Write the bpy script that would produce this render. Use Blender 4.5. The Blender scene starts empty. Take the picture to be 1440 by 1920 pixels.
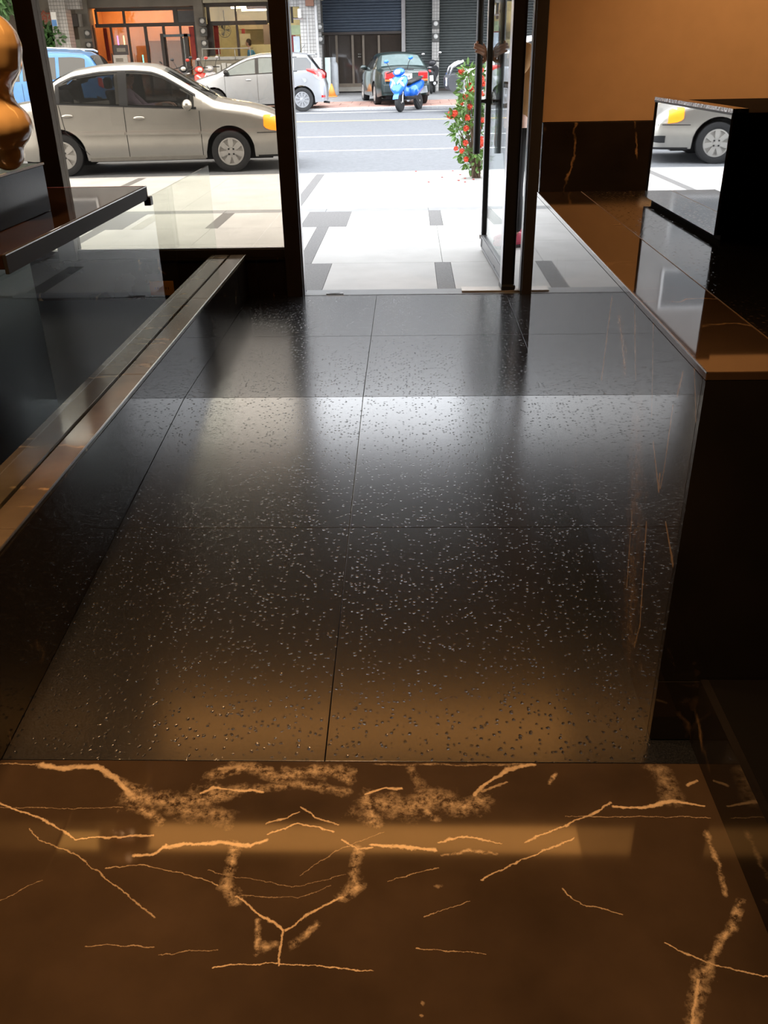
import bpy, bmesh, math, random
import numpy as np
from mathutils import Vector, Matrix
random.seed(7); np.random.seed(7)
SC = bpy.context.scene
COL = SC.collection
PI = math.pi

# ------------------------------------------------------------------ camera
FPX, PITCH, YAW, ROLL, CAMZ = 1638.76, .479383, .0355723, .0194244, 1.6
def cam_axes():
    cp, sp, cy, sy = math.cos(PITCH), math.sin(PITCH), math.cos(YAW), math.sin(YAW)
    fwd = Vector((-sy*cp, cy*cp, -sp)); right = Vector((cy, sy, 0)); down = fwd.cross(right)
    r2 = math.cos(ROLL)*right + math.sin(ROLL)*down
    d2 = -math.sin(ROLL)*right + math.cos(ROLL)*down
    return r2, d2, fwd
CR, CD, CF = cam_axes()
cam = bpy.data.cameras.new('camera'); camo = bpy.data.objects.new('camera', cam); COL.objects.link(camo)
cam.sensor_fit = 'HORIZONTAL'; cam.sensor_width = 36.0; cam.lens = FPX/1440*36.0
cam.clip_start = .05; cam.clip_end = 400
mm = Matrix((CR, -CD, -CF)).transposed().to_4x4(); mm.translation = (0, 0, CAMZ)
camo.matrix_world = mm
SC.camera = camo
def ray(px, py): return CR*((px-720)/FPX) + CD*((py-960)/FPX) + CF
def at(px, py, Y):
    d = ray(px, py); p = d*(Y/d.y); return Vector((p.x, Y, p.z+CAMZ))
def onz(px, py, z):
    d = ray(px, py); p = d*((z-CAMZ)/d.z); return Vector((p.x, p.y, z))
def onx(px, py, x):
    d = ray(px, py); p = d*(x/d.x); return Vector((x, p.y, p.z+CAMZ))
RZ0, RSL, RY0 = .08, .0122, 14.0
def road_z(y): return RZ0 + RSL*(y-RY0)
def onroad(px, py, dz=0):
    d = ray(px, py); t = (RZ0+dz-CAMZ-RSL*RY0)/(d.z-RSL*d.y); p = d*t
    return Vector((p.x, p.y, p.z+CAMZ))

# ------------------------------------------------------------------ sky, light, exposure
w = bpy.data.worlds.new('overcast_sky'); SC.world = w; w.use_nodes = True
nt = w.node_tree; bg = nt.nodes['Background']
tcw = nt.nodes.new('ShaderNodeTexCoord'); nzw = nt.nodes.new('ShaderNodeTexNoise'); nzw.inputs['Scale'].default_value = 2.2
nzw.inputs['Detail'].default_value = 4
crw = nt.nodes.new('ShaderNodeValToRGB')
crw.color_ramp.elements[0].position = .35; crw.color_ramp.elements[0].color = (.78, .83, .90, 1)
crw.color_ramp.elements[1].position = .7; crw.color_ramp.elements[1].color = (.97, .98, 1.0, 1)
nt.links.new(tcw.outputs['Generated'], nzw.inputs['Vector']); nt.links.new(nzw.outputs['Fac'], crw.inputs['Fac'])
nt.links.new(crw.outputs['Color'], bg.inputs['Color'])
bg.inputs['Strength'].default_value = 2.4
vs = SC.view_settings
vs.view_transform = 'Standard'; vs.look = 'None'; vs.gamma = 1.0; vs.use_curve_mapping = False
vs.exposure = 1.6
SC.cycles.max_bounces = 8; SC.cycles.glossy_bounces = 5; SC.cycles.diffuse_bounces = 3
SC.cycles.use_adaptive_sampling = True; SC.cycles.adaptive_threshold = .06
SC.cycles.transparent_max_bounces = 24
SC.cycles.use_denoising = True
SC.cycles.sample_clamp_indirect = 6.0
SC.cycles.caustics_reflective = False; SC.cycles.caustics_refractive = False

# ------------------------------------------------------------------ materials
MATS = {}
def mat(name, col, rough=.5, metal=0.0, var=.08, vscale=8.0, bump=0.0, bscale=60.0, ior=1.45, emis=None, estr=0.0, coat=0.0, spec=.5):
    if name in MATS: return MATS[name]
    m = bpy.data.materials.new(name); m.use_nodes = True; t = m.node_tree; N = t.nodes; Lk = t.links
    b = N['Principled BSDF']
    tc = N.new('ShaderNodeTexCoord'); nz = N.new('ShaderNodeTexNoise')
    nz.inputs['Scale'].default_value = vscale; nz.inputs['Detail'].default_value = 5
    Lk.new(tc.outputs['Object'], nz.inputs['Vector'])
    rp = N.new('ShaderNodeValToRGB'); c = Vector(col[:3])
    lo, hi = c*(1-var), c*(1+var)
    rp.color_ramp.elements[0].position = .3; rp.color_ramp.elements[0].color = (*lo, 1)
    rp.color_ramp.elements[1].position = .7; rp.color_ramp.elements[1].color = (*[min(1, v) for v in hi], 1)
    Lk.new(nz.outputs['Fac'], rp.inputs['Fac']); Lk.new(rp.outputs['Color'], b.inputs['Base Color'])
    b.inputs['Roughness'].default_value = rough; b.inputs['Metallic'].default_value = metal
    b.inputs['IOR'].default_value = ior; b.inputs['Coat Weight'].default_value = coat
    b.inputs['Coat Roughness'].default_value = .04; b.inputs['Specular IOR Level'].default_value = spec
    if bump:
        n2 = N.new('ShaderNodeTexNoise'); n2.inputs['Scale'].default_value = bscale; n2.inputs['Detail'].default_value = 3
        Lk.new(tc.outputs['Object'], n2.inputs['Vector'])
        bp = N.new('ShaderNodeBump'); bp.inputs['Strength'].default_value = bump; bp.inputs['Distance'].default_value = .01
        Lk.new(n2.outputs['Fac'], bp.inputs['Height']); Lk.new(bp.outputs['Normal'], b.inputs['Normal'])
    if emis:
        b.inputs['Emission Color'].default_value = (*emis, 1); b.inputs['Emission Strength'].default_value = estr
    MATS[name] = m; return m

def glass(name, tint=(.9, .95, .92), ior=1.5, rough=0.0, one=False):
    """thin pane: Fresnel reflection over tinted see-through"""
    m = bpy.data.materials.new(name); m.use_nodes = True; t = m.node_tree; N = t.nodes; Lk = t.links
    N.remove(N['Principled BSDF']); out = N['Material Output']
    geo = N.new('ShaderNodeNewGeometry'); mx = N.new('ShaderNodeMix'); mx.data_type = 'FLOAT'
    mx.inputs[2].default_value = ior; mx.inputs[3].default_value = 1/ior
    Lk.new(geo.outputs['Backfacing'], mx.inputs[0])
    fr = N.new('ShaderNodeFresnel'); Lk.new(mx.outputs[0], fr.inputs['IOR'])
    nz = N.new('ShaderNodeTexNoise'); nz.inputs['Scale'].default_value = 3
    rp = N.new('ShaderNodeValToRGB'); rp.color_ramp.elements[0].color = (*[v*.97 for v in tint], 1); rp.color_ramp.elements[1].color = (*tint, 1)
    Lk.new(nz.outputs['Fac'], rp.inputs['Fac'])
    tr = N.new('ShaderNodeBsdfTransparent'); gl = N.new('ShaderNodeBsdfGlossy'); gl.inputs['Roughness'].default_value = rough
    gl.inputs['Color'].default_value = (.95, .97, .97, 1)
    Lk.new(rp.outputs['Color'], tr.inputs['Color'])
    fac = fr.outputs['Fac']
    if one:      # rear face reflection left out, to weaken what the sheet mirrors
        inv = N.new('ShaderNodeMath'); inv.operation = 'SUBTRACT'; inv.inputs[0].default_value = 1.0; Lk.new(geo.outputs['Backfacing'], inv.inputs[1])
        mu = N.new('ShaderNodeMath'); mu.operation = 'MULTIPLY'; Lk.new(fac, mu.inputs[0]); Lk.new(inv.outputs[0], mu.inputs[1]); fac = mu.outputs[0]
    ms = N.new('ShaderNodeMixShader'); Lk.new(fac, ms.inputs['Fac']); Lk.new(tr.outputs[0], ms.inputs[1]); Lk.new(gl.outputs[0], ms.inputs[2])
    Lk.new(ms.outputs[0], out.inputs['Surface'])
    MATS[name] = m; return m

def marble(name, base=(.05, .03, .018), vein=(.62, .42, .22), stretch=(1, 1, 1), vscale=1.6, thin=.012, rough=.05, ior=1.5, amount=.5, segs=None, axes=(0, 1), warp=.02, cloud=.35):
    """polished dark brown marble with pale golden veins; segs = drawn veins in world units (ax,ay,bx,by,width,strength)"""
    m = bpy.data.materials.new(name); m.use_nodes = True; t = m.node_tree; N = t.nodes; Lk = t.links
    b = N['Principled BSDF']; tc = N.new('ShaderNodeTexCoord')
    P = tc.outputs['Object']
    def noise(sc, det, vec=P, rough_=.55):
        n = N.new('ShaderNodeTexNoise'); n.inputs['Scale'].default_value = sc; n.inputs['Detail'].default_value = det; n.inputs['Roughness'].default_value = rough_
        Lk.new(vec, n.inputs['Vector']); return n
    def vm(op, a, bb=None, sc=None):
        n = N.new('ShaderNodeVectorMath'); n.operation = op
        for i, v in enumerate((a, bb)):
            if v is None: continue
            if isinstance(v, (tuple, list, Vector)): n.inputs[i].default_value = v
            else: Lk.new(v, n.inputs[i])
        if sc is not None:
            if isinstance(sc, (int, float)): n.inputs['Scale'].default_value = sc
            else: Lk.new(sc, n.inputs['Scale'])
        return n
    def mt(op, a, bb=None, c=None, clamp=False):
        n = N.new('ShaderNodeMath'); n.operation = op; n.use_clamp = clamp
        for i, v in enumerate((a, bb, c)):
            if v is None: continue
            if isinstance(v, (int, float)): n.inputs[i].default_value = v
            else: Lk.new(v, n.inputs[i])
        return n.outputs[0]
    cl = noise(3.0, 6)
    rp = N.new('ShaderNodeValToRGB'); c = Vector(base)
    rp.color_ramp.elements[0].position = .3; rp.color_ramp.elements[0].color = (*(c*(1-cloud)), 1)
    rp.color_ramp.elements[1].position = .72; rp.color_ramp.elements[1].color = (*(c*(1+cloud)), 1)
    Lk.new(cl.outputs['Fac'], rp.inputs['Fac'])
    # wandering natural veins
    wn = noise(2.3, 5); off = vm('SUBTRACT', wn.outputs['Color'], (.5, .5, .5)); off = vm('SCALE', off.outputs[0], sc=.35)
    pw = vm('ADD', P, off.outputs[0]); ps = vm('MULTIPLY', pw.outputs[0], stretch)
    vo = N.new('ShaderNodeTexVoronoi'); vo.feature = 'DISTANCE_TO_EDGE'; vo.inputs['Scale'].default_value = vscale
    Lk.new(ps.outputs[0], vo.inputs['Vector'])
    v1 = mt('DIVIDE', vo.outputs['Distance'], thin); v1 = mt('SUBTRACT', 1.0, v1, clamp=True)
    br = noise(4.5, 3); mk = mt('SUBTRACT', br.outputs['Fac'], 1-amount); mk = mt('MULTIPLY', mk, 6.0, clamp=True)
    acc = mt('MULTIPLY', v1, mk)
    fine = noise(90, 2)
    acc = mt('MULTIPLY', acc, mt('ADD', fine.outputs['Fac'], .35))
    if segs:
        wn2 = noise(13, 6, rough_=.7); o2 = vm('SUBTRACT', wn2.outputs['Color'], (.5, .5, .5)); o2 = vm('SCALE', o2.outputs[0], sc=warp*2)
        q = vm('ADD', P, o2.outputs[0])
        msk = [0, 0, 0]; msk[axes[0]] = 1; msk[axes[1]] = 1
        q = vm('MULTIPLY', q.outputs[0], tuple(msk)).outputs[0]
        blot = noise(38, 5, rough_=.75).outputs['Fac']
        wmod = mt('MULTIPLY_ADD', noise(17, 4, rough_=.7).outputs['Fac'], 2.6, -.35)
        wmod = mt('MAXIMUM', wmod, .35)
        for (ax, ay, bx, by, wd, st) in segs:
            A = [0, 0, 0]; D = [0, 0, 0]; A[axes[0]] = ax; A[axes[1]] = ay; D[axes[0]] = bx-ax; D[axes[1]] = by-ay
            L2 = max(1e-8, sum(v*v for v in D))
            pa = vm('SUBTRACT', q, tuple(A)).outputs[0]
            h = vm('DOT_PRODUCT', pa, tuple(v/L2 for v in D)).outputs['Value']
            h = mt('MULTIPLY', h, 1.0, clamp=True)
            pr = vm('SCALE', tuple(D), sc=h).outputs[0]
            dd = vm('DISTANCE', pa, pr).outputs['Value']
            dd = mt('MULTIPLY', dd, wmod)
            if st < 0:      # cloudy patch
                e = mt('MULTIPLY_ADD', dd, -1.0/(wd*1.7), 1.0, clamp=True)
                e = mt('MULTIPLY', e, mt('MULTIPLY_ADD', blot, 4.2, -1.7, clamp=True)); e = mt('MULTIPLY', e, -st*1.15, clamp=True)
            else:
                e = mt('MULTIPLY_ADD', dd, -1.7/wd, 1.7, clamp=True); e = mt('MULTIPLY', e, mt('MULTIPLY_ADD', blot, 1.5*st, .25*st, clamp=True))
            acc = mt('MAXIMUM', acc, e)
    mx = N.new('ShaderNodeMix'); mx.data_type = 'RGBA'
    Lk.new(acc, mx.inputs[0]); Lk.new(rp.outputs['Color'], mx.inputs[6]); mx.inputs[7].default_value = (*vein, 1)
    Lk.new(mx.outputs[2], b.inputs['Base Color'])
    b.inputs['Roughness'].default_value = rough; b.inputs['IOR'].default_value = ior
    MATS[name] = m; return m

def granite(name, base=(.012, .013, .015), rough=.20, ior=1.95, bs=.62):
    m = bpy.data.materials.new(name); m.use_nodes = True; t = m.node_tree; N = t.nodes; Lk = t.links
    b = N['Principled BSDF']; tc = N.new('ShaderNodeTexCoord')
    rp = N.new('ShaderNodeValToRGB'); n0 = N.new('ShaderNodeTexNoise'); n0.inputs['Scale'].default_value = 220; n0.inputs['Detail'].default_value = 3
    Lk.new(tc.outputs['Object'], n0.inputs['Vector'])
    rp.color_ramp.elements[0].position = .35; rp.color_ramp.elements[0].color = (*(Vector(base)*.6), 1)
    rp.color_ramp.elements[1].position = .75; rp.color_ramp.elements[1].color = (*(Vector(base)*2.2), 1)
    Lk.new(n0.outputs['Fac'], rp.inputs['Fac']); Lk.new(rp.outputs['Color'], b.inputs['Base Color'])
    # pits: sparse small dimples
    v = N.new('ShaderNodeTexVoronoi'); v.feature = 'F1'; v.inputs['Scale'].default_value = 68; v.inputs['Randomness'].default_value = 1
    wv = N.new('ShaderNodeTexNoise'); wv.inputs['Scale'].default_value = 150
    ad = N.new('ShaderNodeVectorMath'); ad.operation = 'MULTIPLY_ADD'
    Lk.new(tc.outputs['Object'], wv.inputs['Vector']); Lk.new(wv.outputs['Color'], ad.inputs[0]); ad.inputs[1].default_value = (.008, .008, .008); Lk.new(tc.outputs['Object'], ad.inputs[2])
    Lk.new(ad.outputs[0], v.inputs['Vector'])
    sp = N.new('ShaderNodeSeparateColor'); Lk.new(v.outputs['Color'], sp.inputs[0])
    gt = N.new('ShaderNodeMath'); gt.operation = 'GREATER_THAN'; gt.inputs[1].default_value = .5; Lk.new(sp.outputs[0], gt.inputs[0])
    mr = N.new('ShaderNodeMapRange'); mr.inputs['From Min'].default_value = .08; mr.inputs['From Max'].default_value = .34; mr.inputs['To Min'].default_value = 1; mr.inputs['To Max'].default_value = 0
    Lk.new(v.outputs['Distance'], mr.inputs['Value'])
    ml = N.new('ShaderNodeMath'); ml.operation = 'MULTIPLY'; Lk.new(mr.outputs[0], ml.inputs[0]); Lk.new(gt.outputs[0], ml.inputs[1])
    wav = N.new('ShaderNodeTexNoise'); wav.inputs['Scale'].default_value = 9; wav.inputs['Detail'].default_value = 2; Lk.new(tc.outputs['Object'], wav.inputs['Vector'])
    hs = N.new('ShaderNodeMath'); hs.operation = 'MULTIPLY_ADD'; Lk.new(ml.outputs[0], hs.inputs[0]); hs.inputs[1].default_value = -1.0
    fz = N.new('ShaderNodeTexNoise'); fz.inputs['Scale'].default_value = 130; fz.inputs['Detail'].default_value = 2; Lk.new(tc.outputs['Object'], fz.inputs['Vector'])
    fm = N.new('ShaderNodeMath'); fm.operation = 'MULTIPLY'; fm.inputs[1].default_value = .07; Lk.new(fz.outputs['Fac'], fm.inputs[0]); Lk.new(fm.outputs[0], hs.inputs[2])
    bp = N.new('ShaderNodeBump'); bp.inputs['Strength'].default_value = bs; bp.inputs['Distance'].default_value = .0011
    Lk.new(hs.outputs[0], bp.inputs['Height']); Lk.new(bp.outputs['Normal'], b.inputs['Normal'])
    b.inputs['Roughness'].default_value = rough; b.inputs['IOR'].default_value = ior
    MATS[name] = m; return m

# ------------------------------------------------------------------ mesh helpers
class MB:
    def __init__(s): s.v = []; s.f = []
    def add(s, vs, fs):
        o = len(s.v); s.v += [tuple(v) for v in vs]; s.f += [tuple(i+o for i in f) for f in fs]; return s
    def box(s, x0, x1, y0, y1, z0, z1):
        vs = [(x, y, z) for z in (z0, z1) for y in (y0, y1) for x in (x0, x1)]
        return s.add(vs, [(0, 2, 3, 1), (4, 5, 7, 6), (0, 1, 5, 4), (2, 6, 7, 3), (0, 4, 6, 2), (1, 3, 7, 5)])
    def quad8(s, bot, top):
        """box from four bottom and four top corners (ccw seen from above)"""
        n = len(bot); fs = [tuple(range(n-1, -1, -1)), tuple(range(n, 2*n))] + [(i, (i+1) % n, n+(i+1) % n, n+i) for i in range(n)]
        return s.add(list(bot)+list(top), fs)
    def cyl(s, p0, p1, r0, r1=None, n=14, caps=True):
        return s.tube([p0, p1], [r0, r0 if r1 is None else r1], n, caps)
    def tube(s, pts, rad, n=10, caps=True):
        pts = [Vector(p) for p in pts]
        if isinstance(rad, (int, float)): rad = [rad]*len(pts)
        vs = []; prev = None
        for i, p in enumerate(pts):
            d = (pts[min(i+1, len(pts)-1)]-pts[max(i-1, 0)]).normalized()
            if prev is None:
                a = d.orthogonal().normalized()
            else:
                a = (prev-d*prev.dot(d))
                a = a.normalized() if a.length > 1e-6 else d.orthogonal().normalized()
            prev = a; b = d.cross(a)
            vs += [p+(a*math.cos(2*PI*k/n)+b*math.sin(2*PI*k/n))*rad[i] for k in range(n)]
        fs = [(i*n+k, i*n+(k+1) % n, (i+1)*n+(k+1) % n, (i+1)*n+k) for i in range(len(pts)-1) for k in range(n)]
        if caps: fs += [tuple(range(n-1, -1, -1)), tuple(range((len(pts)-1)*n, len(pts)*n))]
        return s.add(vs, fs)
    def lathe(s, prof, n=28, org=(0, 0, 0), axis='z'):
        vs = []
        for (r, h) in prof:
            for k in range(n):
                a = 2*PI*k/n; x, y = r*math.cos(a), r*math.sin(a)
                p = (x, y, h) if axis == 'z' else ((x, h, y) if axis == 'y' else (h, x, y))
                vs.append((p[0]+org[0], p[1]+org[1], p[2]+org[2]))
        fs = [(i*n+k, i*n+(k+1) % n, (i+1)*n+(k+1) % n, (i+1)*n+k) for i in range(len(prof)-1) for k in range(n)]
        if prof[0][0] > 1e-5: fs.append(tuple(range(n-1, -1, -1)))
        if prof[-1][0] > 1e-5: fs.append(tuple(range((len(prof)-1)*n, len(prof)*n)))
        return s.add(vs, fs)
    def ell(s, c, r, n=16, m=10, rot=None):
        vs = []; fs = []
        for i in range(m+1):
            t = PI*i/m
            for k in range(n):
                a = 2*PI*k/n; v = Vector((r[0]*math.sin(t)*math.cos(a), r[1]*math.sin(t)*math.sin(a), r[2]*math.cos(t)))
                if rot is not None: v = rot @ v
                vs.append(v+Vector(c))
        fs = [(i*n+k, (i+1)*n+k, (i+1)*n+(k+1) % n, i*n+(k+1) % n) for i in range(m) for k in range(n)]
        return s.add(vs, fs)
    def loft(s, secs, closed=True, caps=True):
        n = len(secs[0]); vs = [p for sec in secs for p in sec]; kk = n if closed else n-1
        fs = [(i*n+k, i*n+(k+1) % n, (i+1)*n+(k+1) % n, (i+1)*n+k) for i in range(len(secs)-1) for k in range(kk)]
        if caps and closed: fs += [tuple(range(n-1, -1, -1)), tuple(range((len(secs)-1)*n, len(secs)*n))]
        return s.add(vs, fs)
    def prism(s, poly, axis, a, b):
        """extrude polygon (two coords) along axis from a to b"""
        def P(u, v, h): return (h, u, v) if axis == 'x' else ((u, h, v) if axis == 'y' else (u, v, h))
        n = len(poly)
        return s.add([P(u, v, a) for u, v in poly]+[P(u, v, b) for u, v in poly],
                     [tuple(range(n-1, -1, -1)), tuple(range(n, 2*n))]+[(i, (i+1) % n, n+(i+1) % n, n+i) for i in range(n)])
    def mesh(s, name):
        me = bpy.data.meshes.new(name); me.from_pydata(s.v, [], s.f)
        bm = bmesh.new(); bm.from_mesh(me); bmesh.ops.remove_doubles(bm, verts=bm.verts, dist=1e-5); bmesh.ops.recalc_face_normals(bm, faces=bm.faces)
        bm.to_mesh(me); bm.free(); return me
    def build(s, name, m, parent=None, smooth=False, bevel=0.0, auto=None):
        o = bpy.data.objects.new(name, s.mesh(name)); COL.objects.link(o)
        if m: o.data.materials.append(m if not isinstance(m, str) else MATS[m])
        if parent is not None: o.parent = parent
        if smooth or auto:
            o.data.shade_smooth()
            if auto: o.data.set_sharp_from_angle(angle=math.radians(auto))
        if bevel:
            bv = o.modifiers.new('bevel', 'BEVEL'); bv.width = bevel; bv.segments = 2; bv.limit_method = 'ANGLE'; bv.angle_limit = math.radians(40)
        return o
def tag(o, label=None, cat=None, group=None, kind=None):
    if label: o['label'] = label
    if cat: o['category'] = cat
    if group: o['group'] = group
    if kind: o['kind'] = kind
    return o
def empty(name, loc=(0, 0, 0), rz=0.0):
    o = bpy.data.objects.new(name, None); COL.objects.link(o); o.location = loc; o.rotation_euler = (0, 0, rz); o.empty_display_size = .1; return o
def struct(o): o['kind'] = 'structure'; return o
def copy_tree(o, parent=None):
    c = o.copy(); COL.objects.link(c)
    if parent is not None: c.parent = parent
    for ch in list(o.children): copy_tree(ch, c)
    return c
def text(name, s, size, m, parent, loc, rot, ext=.002, align='CENTER'):
    cu = bpy.data.curves.new(name, 'FONT'); cu.body = s; cu.size = size; cu.extrude = ext; cu.align_x = align; cu.align_y = 'CENTER'
    tmp = bpy.data.objects.new('tmp', cu); COL.objects.link(tmp)
    me = bpy.data.meshes.new_from_object(tmp.evaluated_get(bpy.context.evaluated_depsgraph_get()))
    bpy.data.objects.remove(tmp); bpy.data.curves.remove(cu)
    o = bpy.data.objects.new(name, me); COL.objects.link(o); me.materials.clear(); me.materials.append(m)
    o.parent = parent; o.location = loc; o.rotation_euler = rot; return o
def eval_mesh(o, name):
    dg = bpy.context.evaluated_depsgraph_get(); me = bpy.data.meshes.new_from_object(o.evaluated_get(dg)); me.name = name
    bpy.data.objects.remove(o); return me

# ---- palette
gran = granite('pitted_black_granite')
gran_far = granite('pitted_black_granite_upper', bs=1.25)
blackm = mat('black_satin_metal', (.018, .017, .017), .38, .0, bump=.02)
bronze = mat('dark_bronze_frame', (.05, .042, .038), .45, .2)
silver = mat('brushed_silver', (.55, .55, .56), .3, 1.0)
chrome = mat('bright_chrome', (.8, .8, .8), .08, 1.0)
rubber = mat('tyre_rubber', (.018, .018, .019), .7, bump=.1, bscale=90)
blackp = mat('black_plastic', (.015, .015, .016), .45)
darkgl = mat('tinted_car_glass', (.012, .014, .015), .03, coat=1, spec=.6)
white = mat('white_plastic', (.75, .75, .73), .4)
skinm = mat('skin', (.52, .30, .21), .5)
hairm = mat('black_hair', (.012, .01, .009), .45)

def wbuild(mb, name, m, parent, **k):
    """mesh given in world units, child of an unrotated empty"""
    o = mb.build(name, m, None, **k); o.parent = parent; o.matrix_parent_inverse = Matrix.Translation(-Vector(parent.location)); return o

YF = 5.76                 # plane of the shop front
XL, XR = -1.067, .621     # faces of the ledge and of the plinth along the ramp
Y0, Y1, Y2 = 1.69, 3.87, YF
ZR, ZS = .195, .215       # head of the ramp, pavement

# ---- drawn veins of the landing slab (pixel polylines -> floor)
PV = [
 ([(80,1434),(115,1440),(180,1436),(200,1447),(225,1470),(245,1490)], 11, .8), ([(245,1488),(252,1512),(275,1526),(300,1540)], 13, -.8),
 ([(225,1465),(262,1482)], 12, -.8), ([(245,1496),(330,1503),(380,1497),(440,1482)], 26, -.75), ([(330,1515),(420,1530)], 26, -.6),
 ([(375,1487),(400,1478),(450,1481),(490,1486)], 6, .95), ([(0,1505),(40,1520),(100,1545),(140,1573),(200,1570),(290,1566)], 4, .85),
 ([(305,1586),(410,1581),(470,1588),(497,1576)], 7, 1), ([(252,1603),(290,1600),(310,1582)], 5, .9), ([(55,1555),(75,1575),(150,1605),(200,1645),(290,1720)], 2.2, .6),
 ([(200,1627),(260,1619),(340,1636),(410,1658)], 2.2, .6), ([(500,1545),(540,1534),(562,1521)], 3, .8), ([(500,1565),(560,1544),(625,1561)], 3.4, .85),
 ([(565,1513),(590,1533),(635,1547)], 3, .8), ([(437,1590),(432,1620),(425,1660),(442,1690)], 12, -.9), ([(668,1590),(662,1640),(672,1660),(640,1682)], 12, -.9),
 ([(440,1680),(475,1705),(530,1742)], 4, .9), ([(535,1742),(600,1700),(640,1680)], 4.5, .9), ([(485,1725),(480,1788)], 7, -.9), ([(495,1778),(515,1770)], 12, -.7),
 ([(550,1772),(592,1735)], 9, -.85), ([(530,1745),(523,1810)], 4, .8), ([(400,1812),(520,1806),(640,1815),(700,1821)], 2.6, .9),
 ([(160,1775),(290,1773)], 1.8, .6), ([(300,1788),(410,1780)], 1.6, .5), ([(0,1513),(230,1516)], 1.2, .5),
 ([(400,1450),(470,1437),(520,1462),(600,1440),(655,1460)], 16, -.8), ([(480,1480),(560,1470),(650,1482)], 12, -.7), ([(540,1450),(640,1445)], 18, -.7), ([(410,1440),(450,1436)], 6, .5),
 ([(685,1490),(720,1478),(755,1478)], 6, .95), ([(690,1505),(760,1512),(820,1495)], 30, -.8), ([(690,1495),(700,1540)], 14, -.9), ([(820,1495),(862,1512),(902,1502)], 24, -.8), ([(800,1520),(815,1535)], 12, -.9), ([(790,1470),(770,1440)], 10, -.5),
 ([(890,1492),(910,1470),(950,1442),(1000,1434)], 8, .8), ([(905,1484),(950,1466)], 5, .5), ([(700,1584),(815,1593)], 7, 1), ([(640,1575),(670,1592),(700,1590)], 4, .8),
 ([(820,1578),(860,1570),(900,1573),(940,1580)], 3, .8), ([(830,1603),(880,1593),(930,1599)], 4, -.9), ([(985,1577),(1040,1555),(1100,1530),(1145,1505)], 3.6, .85),
 ([(1150,1513),(1200,1516),(1260,1503),(1320,1511)], 6, .95), ([(905,1648),(960,1620),(1010,1597),(1075,1573)], 3, .8), ([(725,1650),(770,1640),(820,1628)], 2, .6),
 ([(1055,1668),(1090,1695),(1165,1714)], 2.4, .75), ([(1245,1770),(1320,1800),(1440,1833)], 3, .9), ([(1392,1690),(1365,1750),(1330,1800)], 8, -1), ([(1330,1800),(1310,1840),(1300,1925)], 14, -1), ([(1310,1840),(1298,1920)], 6, .9),
 ([(1325,1560),(1338,1600),(1352,1630),(1360,1680)], 6, -.9), ([(780,1781),(910,1789)], 1.6, .7), ([(795,1720),(880,1690)], 1.6, .6), ([(1060,1530),(1330,1534)], 1.5, .6),
 ([(1240,1445),(1262,1498)], 22, -.45), ([(1288,1472),(1308,1464)], 8, .7), ([(1030,1470),(1042,1450)], 5, -.9), ([(560,1640),(640,1590),(720,1560)], 1.6, .4), ([(440,1680),(560,1683),(620,1660)], 1.4, .4),
 ([(0,1690),(80,1650)], 1.4, .4), ([(390,1632),(545,1662),(650,1640)], 1.5, .4), ([(700,1433),(1000,1434)], 3, -.6), ([(0,1433),(80,1434)], 2, .5),
 ([(818,1662),(820,1664)], 9, .35), ([(792,1880),(793,1881)], 7, .4), ([(789,1905),(790,1906)], 8, .4)]
SEG = []
for pts, wpx, st in PV:
    q = [onz(x, y, 0) for x, y in pts]
    for a, b in zip(q[:-1], q[1:]):
        sc_ = (onz(720, (pts[0][1]), 0)-onz(721, pts[0][1], 0)).length
        SEG.append((a.x, a.y, b.x, b.y, wpx*sc_*.62, st))
LX = [-4.0, -.80, -.62, -.44, -.26, -.08, .10, .28, .46, .725]; LY = [-3.0, 1.33, 1.46, Y0-.0015]
mar_land = {}
for i in range(len(LX)-1):
    for j in range(len(LY)-1):
        near = [g for g in SEG if min(g[0], g[2])-g[4]-.02 < LX[i+1] and max(g[0], g[2])+g[4]+.02 > LX[i] and min(g[1], g[3])-g[4]-.02 < LY[j+1] and max(g[1], g[3])+g[4]+.02 > LY[j]]
        mar_land[i, j] = marble('brown_marble_landing', base=(.060, .038, .022), vein=(.72, .52, .31), vscale=1.4, thin=.006, amount=.36, segs=near, axes=(0, 1), warp=.016, rough=.055, ior=1.55)
# plinth side: upright golden streaks, plane (y,z)
PS = [([(1147,560),(1128,710)], 5, .75), ([(1160,590),(1170,660),(1172,690)], 9, -.9), ([(1162,600),(1170,680)], 4, .7), ([(1190,575),(1192,710)], 4, .55), ([(1060,480),(1058,690)], 1.8, .5), ([(1098,560),(1085,740),(1075,950)], 1.8, .55),
      ([(1225,600),(1222,780)], 2, .5), ([(1195,800),(1190,1000),(1180,1200)], 26, -.4), ([(1225,830),(1235,920),(1237,890)], 3, .6), ([(1262,760),(1245,880),(1238,915)], 2, .6), ([(1248,980),(1262,1060)], 3, .6),
      ([(1212,980),(1200,1170),(1190,1210)], 3, .5), ([(1300,650),(1305,790)], 2, .4), ([(1045,490),(1040,540)], 6, -.5), ([(1185,960),(1175,1100)], 3, .5), ([(1280,700),(1270,740)], 3, .5)]
SG2 = []
for pts, wpx, st in PS:
    q = [onx(x, y, XR) for x, y in pts]
    for a, b in zip(q[:-1], q[1:]): SG2.append((a.y, a.z, b.y, b.z, wpx*.0022, st))
mar_side = marble('dark_marble_plinth_side', base=(.028, .023, .019), vein=(.42, .28, .15), stretch=(1, 3.0, .5), vscale=1.3, thin=.02, amount=.33, segs=SG2, axes=(1, 2), warp=.006, rough=.03, ior=1.75)
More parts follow.
